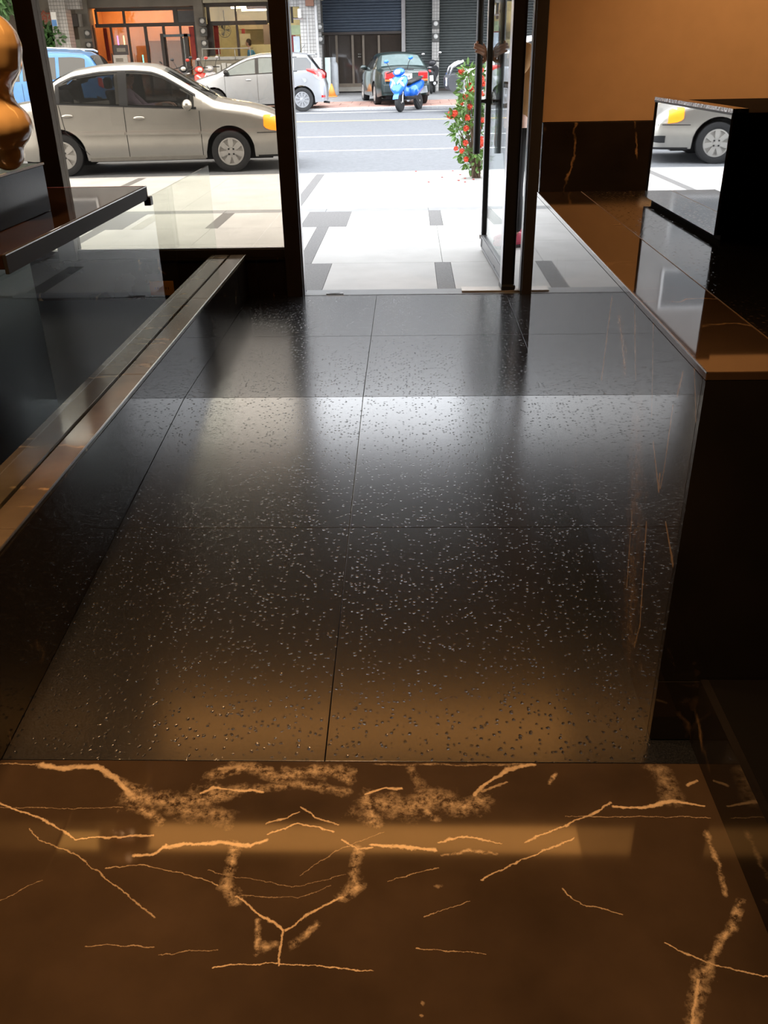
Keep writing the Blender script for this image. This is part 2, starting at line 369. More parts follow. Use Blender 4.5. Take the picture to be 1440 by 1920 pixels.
mar_top = marble('brown_marble_top', base=(.060, .036, .020), vein=(.62, .40, .20), stretch=(.35, 2.2, 1), vscale=1.7, thin=.022, amount=.47, rough=.04, ior=1.55)
mar_ledge = marble('brown_marble_ledge', base=(.105, .080, .056), vein=(.72, .50, .27), stretch=(.45, 2.6, 1), vscale=1.5, thin=.03, amount=.5, rough=.11, ior=1.42)
mar_dark = marble('black_marble_wall', base=(.014, .0115, .010), vein=(.36, .22, .11), stretch=(1.2, 1.2, .5), vscale=1.3, thin=.014, amount=.43, rough=.05, ior=1.5)
mar_wain = marble('dark_brown_marble_wainscot', base=(.024, .017, .012), vein=(.62, .36, .16), stretch=(1.5, 1.5, .55), vscale=1.9, thin=.02, amount=.5, rough=.06)
wallp = mat('warm_beige_paint', (.62, .40, .22), .75, var=.04, bump=.03, bscale=200)
darkp = mat('dark_brown_wall_paint', (.03, .022, .017), .6)
ceilm = mat('charcoal_ceiling_paint', (.035, .028, .022), .7)
groutm = mat('dark_grout', (.01, .009, .008), .8)
shelfm = marble('dark_polished_shelf', base=(.035, .018, .010), vein=(.30, .16, .07), vscale=2.2, thin=.02, amount=.4, rough=.03, ior=1.5)

# ---- floors
fl = MB().box(-4.0, .725, -3.0, Y0-.0015, -.12, -.0005)
for i in range(len(LX)-1):
    for j in range(len(LY)-1): fl.add([(LX[i], LY[j], 0), (LX[i+1], LY[j], 0), (LX[i+1], LY[j+1], 0), (LX[i], LY[j+1], 0)], [(0, 1, 2, 3)])
fl = struct(fl.build('floor', None)); mk = list(mar_land)
for k in mk: fl.data.materials.append(mar_land[k])
for p in fl.data.polygons:
    if p.center.z > -.0003:
        for q, (i, j) in enumerate(mk):
            if LX[i] < p.center.x < LX[i+1] and LY[j] < p.center.y < LY[j+1]: p.material_index = q
rb = empty('floor_ramp', (-.2, (Y0+Y2)/2, 0)); struct(rb)
bed = MB(); bed.quad8([(XL-.02, Y0, -.12), (XR+.2, Y0, -.12), (XR+.2, Y1, -.12), (XL-.02, Y1, -.12)], [(XL-.02, Y0, -.012), (XR+.2, Y0, -.012), (XR+.2, Y1, ZR-.012), (XL-.02, Y1, ZR-.012)])
bed.quad8([(XL-.02, Y1, -.12), (2.4, Y1, -.12), (2.4, Y2, -.12), (XL-.02, Y2, -.12)], [(XL-.02, Y1, ZR-.012), (2.4, Y1, ZR-.012), (2.4, Y2, ZS-.012), (XL-.02, Y2, ZS-.012)])
wbuild(bed, 'bed', groutm, rb)
def rz(y): return ZR*(y-Y0)/(Y1-Y0) if y <= Y1 else ZR+(ZS-ZR)*(y-Y1)/(Y2-Y1)
gp = .0008
rows = [Y0, 2.77, Y1, 4.84, Y2]; cols = [XL, -.225, XR+.002]
for i in range(4):
    cc = cols+([1.5, 2.4] if i == 3 else ([1.5] if i == 2 else []))
    for j in range(len(cc)-1):
        x0, x1, ya, yb = cc[j]+gp, cc[j+1]-gp, rows[i]+gp, rows[i+1]-gp
        def tp(y): return [(x0, y), (x1, y)]
        b4 = [(x0, ya), (x1, ya), (x1, yb), (x0, yb)]
        wbuild(MB().quad8([(x, y, rz(y)-.02) for x, y in b4], [(x, y, rz(y)) for x, y in b4]), 'granite_tile', gran if i < 2 else gran_far, rb, bevel=.0012)
x0 = XR
wbuild(MB().box(XR, .725, Y0, Y0+.085, -.02, .0), 'granite_strip', gran, rb)
# threshold stone, its latch plate and the closer plate
sill = empty('trim_1', (0, YF+.08, ZS)); struct(sill)
wbuild(MB().box(-.70, .715, YF, 5.905, .05, ZS+.002), 'threshold_stone', mat('blue_grey_threshold', (.20, .21, .22), .32, bump=.05, bscale=150), sill)
lt = MB().box(-.56, -.445, 5.775, 5.80, ZS+.002, ZS+.008); wbuild(lt, 'latch_plate', chrome, sill, bevel=.001)
wbuild(MB().box(-.535, -.47, 5.782, 5.793, ZS+.0081, ZS+.0086), 'latch_slot', blackp, sill)
wbuild(MB().box(.335, .74, 5.79, 5.905, ZS+.002, ZS+.014), 'closer_plate', mat('worn_pale_plate', (.52, .48, .44), .4, .3), sill, bevel=.002)

# ---- shell of the room
struct(MB().box(-4.2, -4.0, -3.2, YF+.2, -.1, 3.3).build('wall_left', darkp))
struct(MB().box(3.4, 3.6, -3.2, YF+.2, -.1, 3.3).build('wall_right', darkp))
struct(MB().box(-4.2, 3.6, -3.2, -3.0, -.1, 3.3).build('wall_back', mat('brown_back_wall', (.10, .06, .035), .6)))
ce = struct(MB().box(-4.2, 3.6, -3.2, YF+.2, 3.15, 3.35).build('ceiling', ceilm))
# front wall right of the door: paint over marble wainscot
wf = empty('wall_front', (1.9, YF+.1, ZS)); struct(wf)
wbuild(MB().box(.792, 3.6, YF, YF+.22, 1.24, 3.2), 'painted_wall', wallp, wf)
wbuild(MB().box(.80, 3.6, YF-.012, YF+.22, .1, 1.236), 'wainscot_slab', mar_wain, wf, bevel=.003)
wbuild(MB().box(.792, .812, YF-.006, YF-.0005, 1.24, 3.2), 'corner_bead', wallp, wf)
# front wall left: wainscot under the shop window
wl = empty('wall_front_left', (-2.4, YF+.1, ZS)); struct(wl)
wbuild(MB().box(-1.0, -.78, YF, YF+.1, .1, .447), 'wainscot_slab', mar_wain, wl, bevel=.002)
wbuild(MB().box(-4.0, -1.003, YF, YF+.1, .1, .447), 'wainscot_slab', mar_wain, wl, bevel=.002)
wbuild(MB().box(-4.0, -.78, YF-.012, YF+.1, .448, .462), 'sill_cap', mar_wain, wl, bevel=.003)
# exterior face of the building above
struct(MB().box(-9, 10, YF+.02, YF+.5, 3.35, 13).build('wall_above', mat('grey_stone_cladding', (.30, .29, .28), .6)))
struct(MB().box(-9, -4.2, YF+.02, YF+.5, 0, 3.35).build('wall_outside_left', mat('grey_stone_cladding', (.3, .29, .28))))
struct(MB().box(3.6, 10, YF+.02, YF+.5, 0, 3.35).build('wall_outside_right', mat('grey_stone_cladding', (.3, .29, .28))))
struct(MB().box(-9, 10, YF+.5, YF+2.6, 3.3, 3.5).build('shade_canopy', mat('dark_shade_canopy', (.12, .12, .12), .6)))  # unseen overhang, added and deepened to shade the pavement by the door

# ---- shop front: posts, window, door
clearg = glass('clear_door_glass', (.88, .90, .89), 1.5)
wing = glass('bronze_window_glass', (.84, .79, .72), 1.5)
balg = glass('green_edged_glass', (.92, .95, .93), 1.2, one=True)
p1 = empty('trim_2', (-.755, YF, ZS)); struct(p1)
wbuild(MB().box(-.812, -.708, YF-.02, YF+.10, .2, 3.15), 'post', bronze, p1, bevel=.003)
wbuild(MB().box(-.708, -.699, YF+.005, YF+.085, .2, 3.15), 'edge_strip', silver, p1)
p2 = empty('trim_3', (.755, YF, ZS)); struct(p2)
wbuild(MB().box(.721, .790, YF-.02, YF+.10, .2, 3.15), 'post', bronze, p2, bevel=.003)
wbuild(MB().box(.712, .721, YF+.0, YF+.085, .2, 3.15), 'edge_strip', silver, p2)
hd = struct(MB().box(-.70, .712, YF-.01, YF+.09, 2.75, 3.15).build('trim_4', bronze))
w1 = empty('window_1', (-1.5, YF+.04, .46)); struct(w1)
wbuild(MB().box(-2.17, -.812, YF+.02, YF+.08, .462, .515), 'frame', bronze, w1, bevel=.003)
wbuild(MB().box(-2.17, -.812, YF+.03, YF+.07, .515, .522), 'glazing_bead', silver, w1)
wbuild(MB().box(-2.17, -.812, YF+.045, YF+.055, .522, 3.1), 'pane', wing, w1)
wbuild(MB().box(-2.17, -.812, YF+.02, YF+.08, 3.1, 3.15), 'frame', bronze, w1)
w2 = empty('window_2', (-3.1, YF+.04, .46)); struct(w2)
wbuild(MB().box(-4.0, -2.285, YF+.02, YF+.08, .462, .515), 'frame', bronze, w2, bevel=.003)
wbuild(MB().box(-4.0, -2.285, YF+.045, YF+.055, .515, 3.1), 'pane', wing, w2)
p3 = struct(MB().box(-2.285, -2.17, YF-.02, YF+.10, .462, 3.15).build('trim_5', bronze, bevel=.003))

# open door leaf, pivoted outward
HX, HY, FX, FY = .636, 5.84, .583, 7.24
dr = empty('door_1', (HX, HY, ZS)); struct(dr)
dv = Vector((FX-HX, FY-HY, 0)); DL = dv.length; dr.rotation_euler = (0, 0, math.atan2(dv.y, dv.x))
dgrey = mat('grey_rail_metal', (.20, .20, .205), .35, .6)
MB().box(-.04, .06, -.040, .040, .012, 2.5).build('stile', blackm, dr, bevel=.006)
MB().box(-.042, .05, .0405, .044, .03, 2.5).build('edge_strip', silver, dr)
MB().box(DL-.06, DL, -.022, .022, .02, 2.5).build('stile', blackm, dr, bevel=.004)
MB().box(DL-.055, DL-.001, .0225, .026, .03, 2.5).build('edge_strip', silver, dr)
rl = MB().box(.06, DL-.06, -.020, .020, .012, .125).build('bottom_rail', dgrey, dr, bevel=.004)
MB().box(.06, DL-.06, .0205, .026, .10, .118).build('glazing_bead', dgrey, rl, bevel=.002)
MB().box(.06, DL-.06, .0205, .024, .018, .035).build('kick_strip', dgrey, rl, bevel=.002)
MB().cyl((.5, .02, .05), (.5, .027, .05), .006).build('screw', chrome, rl)
MB().cyl((.56, .02, .05), (.56, .027, .05), .006).build('screw', chrome, rl)
MB().box(.05, DL-.05, -.02, .02, 2.42, 2.5).build('top_rail', blackm, dr)
MB().box(.06, DL-.06, -.005, .005, .125, 2.42).build('pane', clearg, dr)
MB().box(-.055, .075, -.048, .048, .012, .05).build('pivot_shoe', blackm, dr, bevel=.012)
for sgn in (1, -1):
    hdl = MB().cyl((DL-.065, .085*sgn, .725), (DL-.065, .085*sgn, 2.2), .0265, n=18).build('pull_handle', blackm, dr, auto=40)
    for zz in (1.085, 1.95):
        MB().lathe([(.018, 0), (.013, .02), (.013, .04), (.018, .06)], 14, (DL-.065, .022*sgn if sgn > 0 else -.085, zz), 'y').build('standoff', blackm, hdl, smooth=True)
fb = MB().cyl((DL-.004, .0, .10), (DL+.02, .0, .10), .016, n=14); fb.cyl((DL+.005, -.03, .10), (DL+.005, .035, .10), .020, n=14)
fb.build('floor_bolt_knob', chrome, dr, auto=40)

# ---- left ledge with groove and standing glass
ZL = .486
le = empty('marble_ledge', (-1.18, 3.6, 0)); tag(le, 'low brown marble ledge with a dark groove along the left of the ramp', 'ledge')
wbuild(MB().box(XL-.03, XL, 1.2, YF-.002, -.02, ZL-.02), 'side_slab', mar_dark, le)
yy = [1.2, 2.05, 3.35, 4.6, YF-.004]
for a, b in zip(yy[:-1], yy[1:]):
    wbuild(MB().box(-1.163, XL-.002, a+.0008, b-.0008, ZL-.02, ZL), 'top_slab', mar_ledge, le, bevel=.0015)
    wbuild(MB().box(-1.290, -1.177, a+.0008, b-.0008, ZL-.02, ZL), 'top_slab', mar_ledge, le, bevel=.0015)
wbuild(MB().box(XL-.003, XL+.0012, 1.2, YF-.004, ZL-.004, ZL+.0006), 'edge_trim', silver, le)
wbuild(MB().box(-1.26, XL-.03, 1.2, YF-.004, .0, ZL-.03), 'core', groutm, le)
wbuild(MB().box(-1.292, -1.262, 1.2, YF-.004, -.02, ZL-.02), 'rear_slab', mar_dark, le)
tag(MB().box(-1.175, -1.165, 1.2, 5.36, ZL-.025, 1.066).build('glass_partition', balg), 'clear glass sheet standing in the groove of the left marble ledge', 'glass')
lf = struct(MB().box(-4, -1.292, Y0, YF, -.1, .2).build('floor_display', mat('black_display_floor', (.008, .008, .008), .9, spec=.1)))

# ---- display shelf, its base box and the golden figure
sh = empty('display_shelf', (-1.9, 3.1, .2)); tag(sh, 'dark polished marble shelf over the left glass sheet, carrying the golden figure', 'shelf')
wbuild(MB().box(-3.4, -1.172, 2.53, 4.035, 1.075, 1.117), 'shelf_top', shelfm, sh, bevel=.003)
wbuild(MB().box(-1.1715, -1.160, 2.53, 4.04, 1.062, 1.1175), 'fascia', mat('grey_metal_fascia', (.03, .027, .025), .55, .0, spec=.2), sh, bevel=.0015)
wbuild(MB().box(-1.1605, -1.159, 2.53, 4.04, 1.1145, 1.118), 'edge_line', silver, sh)
wbuild(MB().box(-1.180, -1.150, 4.035, 4.075, 1.035, 1.072), 'glass_clamp', blackm, sh, bevel=.003)
wbuild(MB().box(-3.4, -1.172, 4.0355, 4.042, 1.09, 1.1175), 'red_edge', mat('red_edge_strip', (.42, .05, .04), .4), sh)
wbuild(MB().box(-3.3, -1.6, 2.5, 3.7, .2, 1.073), 'cabinet_body', mat('black_cabinet', (.008, .008, .008), .3), sh)
bb = empty('display_block', (-1.9, 3.0, 1.1185)); tag(bb, 'black polished display block with a pale top edge under the golden figure', 'display block')
wbuild(MB().box(-2.6, -1.337, 2.62, 3.37, 1.1185, 1.275), 'block', mat('black_lacquer', (.012, .012, .012), .15, spec=.1), bb, bevel=.002)
wbuild(MB().box(-1.339, -1.334, 2.62, 3.375, 1.276, 1.283), 'edge_trim', mat('pale_edge', (.7, .66, .6), .3), bb)
wbuild(MB().box(-2.6, -1.34, 2.62, 3.37, 1.2755, 1.281), 'top_glass', mat('black_lacquer', (.012, .012, .012), .05), bb)

def golden_figure():
    c = Vector((-1.405, 3.10, 1.283)); m = MB()
    m.ell(c+Vector((0, 0, .37)), (.172, .15, .125)); m.ell(c+Vector((-.005, 0, .27)), (.128, .12, .09)); m.ell(c+Vector((0, 0, .335)), (.165, .145, .11))
    m.ell(c+Vector((.045, 0, .14)), (.115, .12, .085)); m.ell(c+Vector((-.075, .02, .14)), (.11, .12, .085)); m.ell(c+Vector((0, 0, .20)), (.12, .12, .08))
    m.ell(c+Vector((.062, 0, .058)), (.055, .075, .058)); m.ell(c+Vector((-.075, 0, .058)), (.055, .075, .058))
    m.ell(c+Vector((-.03, -.125, .30)), (.05, .05, .12), 16, 10, Matrix.Rotation(.2, 3, 'Y')); m.ell(c+Vector((-.03, -.02, .55)), (.13, .12, .12)); m.ell(c+Vector((-.02, 0, .46)), (.10, .10, .08))
    o = m.build('figure_blank', None); r = o.modifiers.new('r', 'REMESH'); r.mode = 'VOXEL'; r.voxel_size = .008
    s_ = o.modifiers.new('s', 'SMOOTH'); s_.factor = .6; s_.iterations = 10
    me = eval_mesh(o, 'golden_figure'); g = bpy.data.objects.new('golden_figure', me); COL.objects.link(g)
    me.materials.append(mat('glossy_golden_lacquer', (.82, .52, .22), .12, var=.1, vscale=4, coat=.8)); me.shade_smooth()
    tag(g, 'glossy golden-yellow bulbous figure standing on the black display block', 'sculpture')
golden_figure()
ou = empty('wall_outlet', (-1.64, YF-.006, .275)); tag(ou, 'yellow wall outlet plate on the dark marble below the shop window', 'outlet')
pl = wbuild(MB().box(-1.72, -1.562, YF-.011, YF-.0005, .229, .322), 'cover_plate', mat('amber_plate', (.75, .42, .10), .4), ou, bevel=.003)
for xx in (-1.675, -1.605):
    for dx in (-.008, .008): wbuild(MB().box(xx+dx-.002, xx+dx+.002, YF-.0125, YF-.011, .268, .284), 'socket_slot', blackp, ou)

# ---- right plinth
pn = empty('marble_plinth', (1.3, 3.1, 0)); tag(pn, 'waist-high polished dark marble plinth along the right of the ramp', 'plinth')
ZP = 1.002; YA, YB = 1.782, 4.54
wbuild(MB().box(XR, XR+.02, YA+.02, YB, .0, ZP-.02), 'side_slab', mar_side, pn)
wbuild(MB().box(XR+.0005, XR+.02, YB-.0005, YB+.006, .0, ZP-.002), 'end_trim', silver, pn)
wbuild(MB().box(XR, .833, YA, YB, ZP-.0195, ZP), 'top_slab', mar_top, pn, bevel=.002)
wbuild(MB().box(.836, 2.4, YA, YB, ZP-.0195, ZP), 'top_slab', granite('black_granite_top', (.010, .0095, .009), .09, 1.6, .4), pn)
wbuild(MB().box(XR-.001, XR+.002, YA, YB, ZP-.003, ZP+.0006), 'edge_trim', silver, pn)
wbuild(MB().box(.833, .836, YA, YB, ZP-.004, ZP+.0004), 'joint_strip', mat('brass_joint', (.35, .22, .10), .4, .6), pn)
wbuild(MB().box(XR+.0005, 2.4, YA, YA+.0195, .19, ZP-.02), 'front_slab', mar_dark, pn)
wbuild(MB().box(XR+.0005, 2.4, YA-.004, YA+.0195, .0, .1885), 'skirting', mar_dark, pn, bevel=.001)
wbuild(MB().box(XR+.021, 2.39, YA+.021, YB-.002, .0, ZP-.021), 'core', groutm, pn)
struct(MB().box(.7245, .745, -3.0, YA-.006, -.0, .198).build('baseboard_right', mar_dark))
struct(MB().box(-4.2, 3.6, -3.2, YF+.1, -.3, -.121).build('floor_light_seal', groutm))  # unseen slab added below the floors to stop sky light leaking in
struct(MB().box(.7455, 3.4, -3.0, YA-.006, 0, .1975).build('floor_platform', mat('black_platform', (.008, .007, .006), .3)))

mc = empty('mirror_cabinet', (1.068, 3.21, ZP)); mc.rotation_euler = (0, 0, .012); tag(mc, 'black cabinet with a mirrored left face standing on the right plinth', 'cabinet')
blk = mat('matt_black_board', (.012, .010, .009), .8, spec=.15)
MB().box(.008, 1.1, .004, .985, .022, .415).build('body', blk, mc, bevel=.002)
MB().box(.03, 1.1, .02, .97, .0005, .022).build('base_recess', blk, mc)
MB().box(.0, .0075, .006, .983, .022, .408).build('mirror', mat('silver_mirror', (.80, .80, .79), .012, 1.0, var=.01), mc)
MB().box(-.002, .05, -.004, .99, .4155, .428).build('top_trim', mat('crinkled_steel', (.55, .53, .53), .25, 1.0, bump=.7, bscale=45), mc)
MB().box(-.002, .0078, -.002, .988, .4085, .4152).build('upper_bead', blackm, mc)

# ---- ceiling light slot above the ramp
cl = empty('ceiling_light', (-.4, 4.1, 3.0)); tag(cl, 'long amber ceiling light slot above the ramp', 'ceiling light')
wbuild(MB().box(-2.55, 1.48, 4.0, 4.32, 3.02, 3.15), 'housing', darkp, cl)
wbuild(MB().box(-2.5, 1.44, 4.05, 4.27, 3.012, 3.0195), 'diffuser', mat('amber_diffuser', (.9, .6, .3), .6, emis=(1.0, .42, .10), estr=1.55), cl)
def spot(x, y, pw, col, lab, size=.12, ang=None, tgt=None):
    r = empty('ceiling_spotlight', (x, y, 3.1)); tag(r, lab, 'spotlight')
    wbuild(MB().lathe([(.07, 3.15), (.07, 3.08), (.06, 3.08), (.06, 3.12), (0.001, 3.12)], 20, (x, y, 0)), 'can', blackm, r, auto=40)
    ld = bpy.data.lights.new('spot_lamp', 'SPOT'); ld.energy = pw; ld.color = col; ld.spot_size = math.radians(ang or 110); ld.spot_blend = .8; ld.shadow_soft_size = size
    lo = bpy.data.objects.new('spot_lamp', ld); COL.objects.link(lo); lo.location = (x, y, 3.07)
    d = Vector(tgt or (x, y, 0))-Vector((x, y, 3.07)); lo.rotation_euler = d.to_track_quat('-Z', 'Y').to_euler()
    lo.parent = r; lo.matrix_parent_inverse = Matrix.Translation(-Vector(r.location))
WARM = (1.0, .58, .27)
spot(-.4, .9, 85, WARM, 'warm ceiling spotlight above the marble landing', ang=105)
spot(2.1, 4.4, 41, WARM, 'warm ceiling spotlight by the beige front wall', ang=100, tgt=(2.2, 5.7, 1.2))
spot(-1.2, 2.3, 58, WARM, 'warm ceiling spotlight above the golden figure', ang=95, tgt=(-1.25, 2.5, 0))
#--------------------------------------------------------------------STREET
# pavement: pale slabs with dark strips, then kerb, road, far kerb
pale = mat('pale_granite_slab', (.43, .42, .40), .5, var=.10, vscale=3, bump=.06, bscale=120)
darks = mat('dark_grey_paver', (.105, .10, .096), .6, var=.25, vscale=60, bump=.12, bscale=90)
asph = mat('grey_asphalt', (.115, .12, .128), .75, var=.14, vscale=14, bump=.35, bscale=140)
KA = math.radians(3.2)
def kerb_y(x): return 12.72 + math.tan(KA)*(x+1.5)
pv = empty('pavement', (0, 9, ZS)); struct(pv)
wbuild(MB().quad8([(-9, 5.9, -.2), (9, 5.9, -.2), (9, kerb_y(9), -.2), (-9, kerb_y(-9), -.2)], [(-9, 5.9, ZS-.012), (9, 5.9, ZS-.012), (9, kerb_y(9), ZS-.012), (-9, kerb_y(-9), ZS-.012)]), 'bed', mat('mortar_bed', (.25, .24, .23), .9), pv)
PG = .003
def paver(name, x0, x1, y0, y1, m, clip=False):
    c4 = [(x0+PG/2, y0+PG/2), (x1-PG/2, y0+PG/2), (x1-PG/2, y1-PG/2), (x0+PG/2, y1-PG/2)]
    if clip: c4[2] = (c4[2][0], kerb_y(c4[2][0])-.16); c4[3] = (c4[3][0], kerb_y(c4[3][0])-.16)
    wbuild(MB().quad8([(x, y, ZS-.02) for x, y in c4], [(x, y, ZS) for x, y in c4]), name, m, pv)
RW = [5.906, 6.77, 8.40, 9.30]
UN = 1.05                      # module across
for k in range(-5, 6):
    ox = k*UN                  # strip of the module at ox+.18 .. ox+.30
    wide = (k % 2 != 0)        # every other module carries the wide dark block
    xs = ox+.18; nx = ox+UN+.18
    if wide:
        bx0, bx1 = ox+.02, ox+.45
    else:
        bx0, bx1 = xs, xs+.12
    for (ya, yb) in ((RW[0], RW[1]), (RW[2], RW[3])):
        paver('dark_paver', bx0, bx1, ya, yb, darks)
        nb = (k+1) % 2 != 0
        paver('pale_slab', bx1, (ox+UN+.02) if nb else nx, ya, yb, pale)
    if wide:
        paver('dark_paver', ox+.18, ox+.29, RW[1], RW[2], darks)
        a0 = ox+.29
    else: a0 = ox+.24
    a1 = ox+UN+(.18 if (k+1) % 2 != 0 else .24)
    paver('pale_slab', a0, a1, RW[1], 7.6, pale); paver('pale_slab', a0, a1, 7.6, RW[2], pale)
    paver('grey_band', ox+.18, nx, RW[3], 9.50, mat('pale_grey_band', (.20, .20, .20), .6, var=.1))
for k in range(-3, 4):
    ox = k*2.4-1.16
    paver('dark_paver', ox-.11, ox, 9.5, 12, darks, True)
    paver('pale_slab', ox, ox+1.15, 9.5, 12, pale, True); paver('pale_slab', ox+1.15, ox+2.29, 9.5, 12, pale, True)
kb = empty('kerb', (0, 12.6, ZS)); struct(kb)
kst = mat('pale_kerb_stone', (.34, .335, .33), .6, bump=.1)
for k in range(-9, 9):
    xa, xb = k+.003, k+.997
    wbuild(MB().quad8([(xa, kerb_y(xa)-.157, -.1), (xb, kerb_y(xb)-.157, -.1), (xb, kerb_y(xb), -.1), (xa, kerb_y(xa), -.1)], [(xa, kerb_y(xa)-.157, ZS), (xb, kerb_y(xb)-.157, ZS), (xb, kerb_y(xb)-.02, ZS), (xa, kerb_y(xa)-.02, ZS)]), 'kerb_stone', kst, kb)
rd = empty('road', (0, 20, 0)); struct(rd)
FKS = math.tan(math.radians(4.0)); FK0 = 28.1
def fkerb(x): return FK0+FKS*(x+.5)
def gz(x, y): return road_z(y)
wbuild(MB().quad8([(-40, 11, -.5), (40, 11, -.5), (40, fkerb(40)+.1, -.5), (-40, fkerb(-40)+.1, -.5)], [(-40, 11, road_z(11)), (40, 11, road_z(11)), (40, fkerb(40)+.1, road_z(fkerb(40)+.1)), (-40, fkerb(-40)+.1, road_z(fkerb(-40)+.1))]), 'asphalt', asph, rd)
wpaint = mat('white_road_paint', (.46, .46, .455), .6, var=.12, vscale=25); ypaint = mat('yellow_road_paint', (.46, .34, .15), .6, var=.15, vscale=25)
for (pa, pb, wd, m) in (((560, 229), (845, 222.5), .15, ypaint), ((560, 257.5), (845, 252.5), .13, wpaint), ((560, 284), (850, 279), .12, wpaint), ((560, 213.5), (845, 206.5), .14, wpaint)):
    a, b = onroad(*pa), onroad(*pb); ym = (a.y+b.y)/2; xm = (a.x+b.x)/2; sl = math.tan(math.radians(2.6))
    q = MB(); c4 = [(-30, ym+sl*(-30-xm)-wd/2), (30, ym+sl*(30-xm)-wd/2), (30, ym+sl*(30-xm)+wd/2), (-30, ym+sl*(-30-xm)+wd/2)]
    q.quad8([(x, y, road_z(y)-.02) for x, y in c4], [(x, y, road_z(y)+.006) for x, y in c4]); wbuild(q, 'lane_line', m, rd)
# far pavement of reddish pavers
FH = .06
fp = empty('pavement_far', (0, 32, 0)); struct(fp)
redp = mat('red_brown_pavers', (.36, .22, .18), .75, var=.25, vscale=3, bump=.1); greyp = mat('grey_arcade_floor', (.24, .24, .24), .6, var=.15)
FW = 37.5                   # shop fronts across the street
def fz(y): return road_z(y)+FH
def strip(name, o0, o1, m, par, dz=0):
    c4 = [(-40, fkerb(-40)+o0), (40, fkerb(40)+o0), (40, fkerb(40)+o1), (-40, fkerb(-40)+o1)]
    wbuild(MB().quad8([(x, y, fz(y)-.4) for x, y in c4], [(x, y, fz(y)+dz) for x, y in c4]), name, m, par)
strip('far_kerb', 0, .3, mat('speckled_kerb', (.42, .42, .42), .7, var=.2, vscale=30), fp)
strip('bed', .3, 3.4, mat('paver_bed', (.26, .17, .14), .9), fp, -.012)
strip('arcade_floor', 3.4, 14, greyp, fp)
for k in range(-17, 12):
    for r in range(3):
        xa = k*.62+.31*(r % 2); xb = xa+.61
        c4 = [(xa, fkerb(xa)+.31+r*1.03), (xb, fkerb(xb)+.31+r*1.03), (xb, fkerb(xb)+1.32+r*1.03), (xa, fkerb(xa)+1.32+r*1.03)]
        wbuild(MB().quad8([(x, y, fz(y)-.05) for x, y in c4], [(x, y, fz(y)) for x, y in c4]), 'red_paver', redp, fp)
